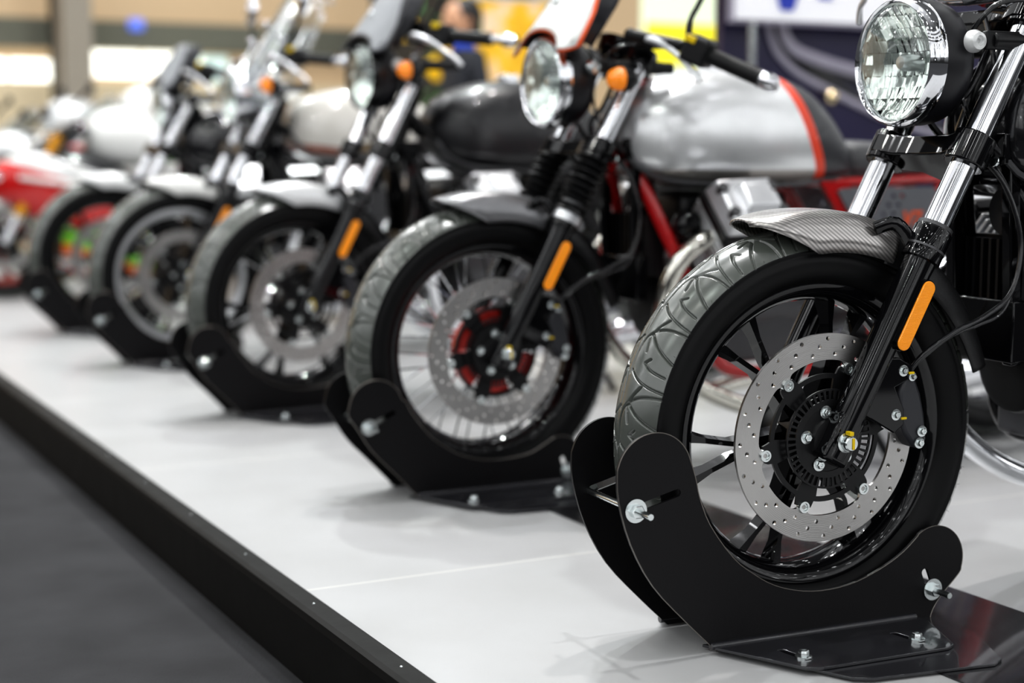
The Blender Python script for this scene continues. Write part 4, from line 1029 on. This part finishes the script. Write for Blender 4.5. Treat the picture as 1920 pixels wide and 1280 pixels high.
# ---- person beyond the row
def person():
    root = thing('person', 'person in dark jacket with blue collar, dark hair, facing away to the left', 'person', (2.43, 6.25, 0), 0)
    bm = bmesh.new()
    J = {'pel': (0, 0, .86), 'bel': (0, 0, 1.0), 'che': (0, 0, 1.18), 'nk0': (0, 0, 1.30), 'nk1': (-.01, 0, 1.36), 'hd': (-.015, 0, 1.43),
         'sL': (0, -.16, 1.26), 'eL': (.03, -.21, 1.02), 'wL': (-.08, -.2, .82), 'sR': (0, .16, 1.26), 'eR': (.03, .21, 1.02), 'wR': (-.08, .2, .82),
         'hL': (0, -.09, .82), 'kL': (-.01, -.095, .45), 'aL': (.02, -.1, .07), 'tL': (-.12, -.1, .03), 'hR': (0, .09, .82), 'kR': (-.01, .095, .45), 'aR': (.02, .1, .07), 'tR': (-.12, .1, .03)}
    Rr = {'pel': .14, 'bel': .13, 'che': .15, 'nk0': .07, 'nk1': .05, 'hd': .05, 'sL': .065, 'eL': .045, 'wL': .032, 'sR': .065, 'eR': .045, 'wR': .032, 'hL': .09, 'kL': .06, 'aL': .042, 'tL': .035, 'hR': .09, 'kR': .06, 'aR': .042, 'tR': .035}
    E_ = [('pel', 'bel'), ('bel', 'che'), ('che', 'nk0'), ('nk0', 'nk1'), ('nk1', 'hd'), ('che', 'sL'), ('sL', 'eL'), ('eL', 'wL'), ('che', 'sR'), ('sR', 'eR'), ('eR', 'wR'), ('pel', 'hL'), ('hL', 'kL'), ('kL', 'aL'), ('aL', 'tL'), ('pel', 'hR'), ('hR', 'kR'), ('kR', 'aR'), ('aR', 'tR')]
    ix = {k: i for i, k in enumerate(J)}
    me = bpy.data.meshes.new('body'); me.from_pydata(list(J.values()), [(ix[a], ix[b]) for a, b in E_], [])
    o = bpy.data.objects.new('body', me); C.objects.link(o); o.parent = root
    sk = o.modifiers.new('skin', 'SKIN'); sk.use_smooth_shade = True
    if not me.skin_vertices: 
        bpy.context.view_layer.objects.active = o
    for k, i in ix.items():
        me.skin_vertices[0].data[i].radius = (Rr[k], Rr[k]*(1.0)); me.skin_vertices[0].data[i].use_root = (k == 'pel')
    o.modifiers.new('sub', 'SUBSURF').render_levels = 2
    me.materials.append(M['jacket'])
    def head(b):
        b.ball((-.02, 0, 1.475), .105, 20, (.95, .78, 1.12)); b.ball((-.118, 0, 1.465), .016, 8, (1, .7, 1.4))
        for s in (-1, 1): b.ball((-.005, .084*s, 1.465), .024, 8, (.7, .4, 1.2))
        b.tube([(-.005, 0, 1.33), (-.012, 0, 1.42)], .052, 14); b.box((-.113, 0, 1.425), (.01, .04, .008))
    part('head', head, 'skin', o)
    part('hair', lambda b: (b.ball((.012, 0, 1.500), .110, 18, (.95, .84, 1.0)), b.ball((.05, 0, 1.43), .085, 14, (.7, .85, 1.1))), 'hair', root)
    part('collar', lambda b: b.lathe([(.075, 0), (.062, .045), (.058, .06)], (0, 0, 1.315), (0, 0, 1), 18), 'blue_cloth', root)
    for s in (-1, 1):
        def hand(b):
            p = Vector((-.085, .2*s, .80)); b.ball(tuple(p+Vector((-.005, 0, -.035))), .04, 10, (.9, .45, 1.1))
            for k in range(4): b.tube([p+Vector((-.03+.02*k, 0, -.065)), p+Vector((-.035+.02*k, 0, -.105)), p+Vector((-.03+.019*k, -.012*s, -.135))], [.009, .008, .006], 6)
            b.tube([p+Vector((-.03, 0, -.02)), p+Vector((-.055, -.01*s, -.05)), p+Vector((-.055, -.015*s, -.08))], [.011, .009, .007], 6)
        part('hand', hand, 'skin', root)
    return root
person()

# ------------------------------------------------------------------ light
w = bpy.data.worlds.new('hall'); bpy.context.scene.world = w; w.use_nodes = True
nt = w.node_tree; N = nt.nodes; L = nt.links; bg = N['Background']
tc = N.new('ShaderNodeTexCoord'); sp = N.new('ShaderNodeSeparateXYZ'); L.new(tc.outputs['Generated'], sp.inputs[0])
X, Y, Z = sp.outputs
zc = math_node(N, L, 'MAXIMUM', Z, .06)
px = math_node(N, L, 'DIVIDE', X, zc); py = math_node(N, L, 'DIVIDE', Y, zc)
def lamps(sx, sy, wx, wy, ox=0., oy=0.):
    fx_ = math_node(N, L, 'ABSOLUTE', math_node(N, L, 'SUBTRACT', math_node(N, L, 'FRACT', math_node(N, L, 'ADD', math_node(N, L, 'MULTIPLY', px, sx), 50.5+ox)), .5))
    fy_ = math_node(N, L, 'ABSOLUTE', math_node(N, L, 'SUBTRACT', math_node(N, L, 'FRACT', math_node(N, L, 'ADD', math_node(N, L, 'MULTIPLY', py, sy), 50.5+oy)), .5))
    return math_node(N, L, 'MULTIPLY', math_node(N, L, 'LESS_THAN', fx_, wx), math_node(N, L, 'LESS_THAN', fy_, wy))
up = math_node(N, L, 'GREATER_THAN', Z, .16)
l1 = math_node(N, L, 'MULTIPLY', lamps(.8, .45, .17, .36), math_node(N, L, 'ADD', .5, math_node(N, L, 'MULTIPLY', Y, .9)))
l2 = math_node(N, L, 'MULTIPLY', lamps(1.7, 1.7, .04, .04, .3, .2), 14.)
la = math_node(N, L, 'MULTIPLY', math_node(N, L, 'ADD', l1, l2), up)
no = N.new('ShaderNodeTexNoise'); no.inputs['Scale'].default_value = 1.7; no.inputs['Detail'].default_value = 3; L.new(tc.outputs['Generated'], no.inputs['Vector'])
vo = N.new('ShaderNodeTexVoronoi'); vo.inputs['Scale'].default_value = 9; vo.feature = 'F1'; L.new(tc.outputs['Generated'], vo.inputs['Vector'])
nz = N.new('ShaderNodeMapRange'); nz.inputs[1].default_value = .42; nz.inputs[2].default_value = .56; nz.inputs[3].default_value = .03; nz.inputs[4].default_value = .75; L.new(no.outputs['Fac'], nz.inputs[0])
hor = math_node(N, L, 'SUBTRACT', 1, math_node(N, L, 'MULTIPLY', math_node(N, L, 'ABSOLUTE', math_node(N, L, 'SUBTRACT', Z, .22)), 4.2), True)
front = math_node(N, L, 'ADD', .35, math_node(N, L, 'MULTIPLY', math_node(N, L, 'ADD', Y, math_node(N, L, 'MULTIPLY', X, .6)), -.9), True)
wall_ = math_node(N, L, 'MULTIPLY', math_node(N, L, 'MULTIPLY', nz.outputs[0], hor), front)
wall_ = math_node(N, L, 'ADD', wall_, math_node(N, L, 'MULTIPLY', math_node(N, L, 'LESS_THAN', vo.outputs['Distance'], .12), math_node(N, L, 'MULTIPLY', math_node(N, L, 'GREATER_THAN', Z, .03), 16.)))
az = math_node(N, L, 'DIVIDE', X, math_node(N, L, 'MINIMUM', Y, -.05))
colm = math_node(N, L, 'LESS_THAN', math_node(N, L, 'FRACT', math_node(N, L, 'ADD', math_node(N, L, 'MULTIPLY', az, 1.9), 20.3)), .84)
hall_fill = math_node(N, L, 'MULTIPLY', math_node(N, L, 'MULTIPLY', math_node(N, L, 'GREATER_THAN', Z, .10), math_node(N, L, 'LESS_THAN', Z, .46)), math_node(N, L, 'LESS_THAN', math_node(N, L, 'SUBTRACT', Y, math_node(N, L, 'MULTIPLY', math_node(N, L, 'ABSOLUTE', X), .5)), -.05))  # bright hall side, widened both ways to whiten tank and chrome
tread_fill = math_node(N, L, 'MULTIPLY', math_node(N, L, 'MULTIPLY', math_node(N, L, 'LESS_THAN', math_node(N, L, 'ABSOLUTE', math_node(N, L, 'ADD', px, .25)), .75), math_node(N, L, 'LESS_THAN', math_node(N, L, 'ABSOLUTE', math_node(N, L, 'SUBTRACT', py, 1.05)), .6)), math_node(N, L, 'GREATER_THAN', Z, .3))  # bright overhead patch added to light tread and tank
la = math_node(N, L, 'ADD', la, math_node(N, L, 'MULTIPLY', tread_fill, .95))
wall_ = math_node(N, L, 'ADD', wall_, math_node(N, L, 'MULTIPLY', math_node(N, L, 'MULTIPLY', hall_fill, colm), .85))
up2 = math_node(N, L, 'MULTIPLY', math_node(N, L, 'MULTIPLY', math_node(N, L, 'GREATER_THAN', Z, .46), math_node(N, L, 'LESS_THAN', Z, .74)), math_node(N, L, 'LESS_THAN', math_node(N, L, 'FRACT', math_node(N, L, 'MULTIPLY', Z, 13.)), .55))  # striped bright band added to brighten the fork tubes
up2 = math_node(N, L, 'MULTIPLY', up2, math_node(N, L, 'LESS_THAN', math_node(N, L, 'SUBTRACT', Y, math_node(N, L, 'MULTIPLY', math_node(N, L, 'ABSOLUTE', X), .5)), .1))
wall_ = math_node(N, L, 'ADD', wall_, math_node(N, L, 'MULTIPLY', up2, .75))
amb = math_node(N, L, 'ADD', .025, math_node(N, L, 'MULTIPLY', math_node(N, L, 'MAXIMUM', Z, 0), .10))
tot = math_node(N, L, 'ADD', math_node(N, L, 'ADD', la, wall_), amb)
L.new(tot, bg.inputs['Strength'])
bg.inputs['Color'].default_value = (.97, .985, 1, 1)
w.cycles.sampling_method = 'MANUAL'; w.cycles.sample_map_resolution = 1024

def area(name, loc, target, sx, sy, power, col=(1, 1, 1)):
    l = bpy.data.lights.new(name, 'AREA'); l.shape = 'RECTANGLE'; l.size = sx; l.size_y = sy; l.energy = power; l.color = col
    o = bpy.data.objects.new(name, l); C.objects.link(o); o.location = loc
    o.rotation_euler = (Vector(target)-Vector(loc)).to_track_quat('-Z', 'Y').to_euler(); return o
for p, e, c in (((2.2, 2.8, 7.), 130, (1, .96, .92)), ((2.3, 6.6, 7.), 180, (.94, 1, .96)), ((.35, .1, 7.), 100, (1, 1, 1)), ((1.1, 4.2, 7.), 120, (.93, .96, 1))):
    area('area_lamp', p, (p[0]*.3, p[1]*.5+.5, 0), .2, .2, e, c)
area('area_lamp', (-4.0, 2.0, 4.5), (0, 1.5, .4), .5, 2.4, 15)  # soft lamp added on the left to light the tyre tread
area('area_lamp', (.2, 9.5, 6.5), (.3, 5.5, 0), 1.2, .3, 70)
for i in range(16):
    area('sparkle_lamp', (-5.5+1.25*(i % 4)+.4*(i//4), -3.0+2.9*(i//4)+.5*(i % 2), 5.0+.5*(i % 3)), (0, 1.0+i*.35, .6), .10, .10, 6.5, (1, 1, .94) if i % 3 else (.9, 1, .93))  # small lamps added high up for sparkle on chrome and windshield

# ------------------------------------------------------------------ camera
cam = bpy.data.cameras.new('camera'); co = bpy.data.objects.new('camera', cam); C.objects.link(co)
co.location = (-1.5128, -1.9492, .7419)
pitch = math.atan((282.93-640)/2958.23)
co.rotation_euler = (PI/2+pitch, 0, -R_(27.4175))
cam.sensor_width = 36; cam.lens = 2958.23/1920*36
cam.clip_start = .05; cam.clip_end = 200
cam.dof.use_dof = True; cam.dof.focus_distance = 2.37; cam.dof.aperture_fstop = 1.95; cam.dof.aperture_blades = 0
bpy.context.scene.camera = co
sc = bpy.context.scene
sc.view_settings.view_transform = 'Standard'; sc.view_settings.look = 'Medium High Contrast'; sc.view_settings.exposure = 0
sc.cycles.max_bounces = 8; sc.cycles.glossy_bounces = 5; sc.cycles.transparent_max_bounces = 12
sc.cycles.sample_clamp_indirect = 8; sc.cycles.caustics_reflective = False; sc.cycles.caustics_refractive = False
sc.cycles.use_denoising = True
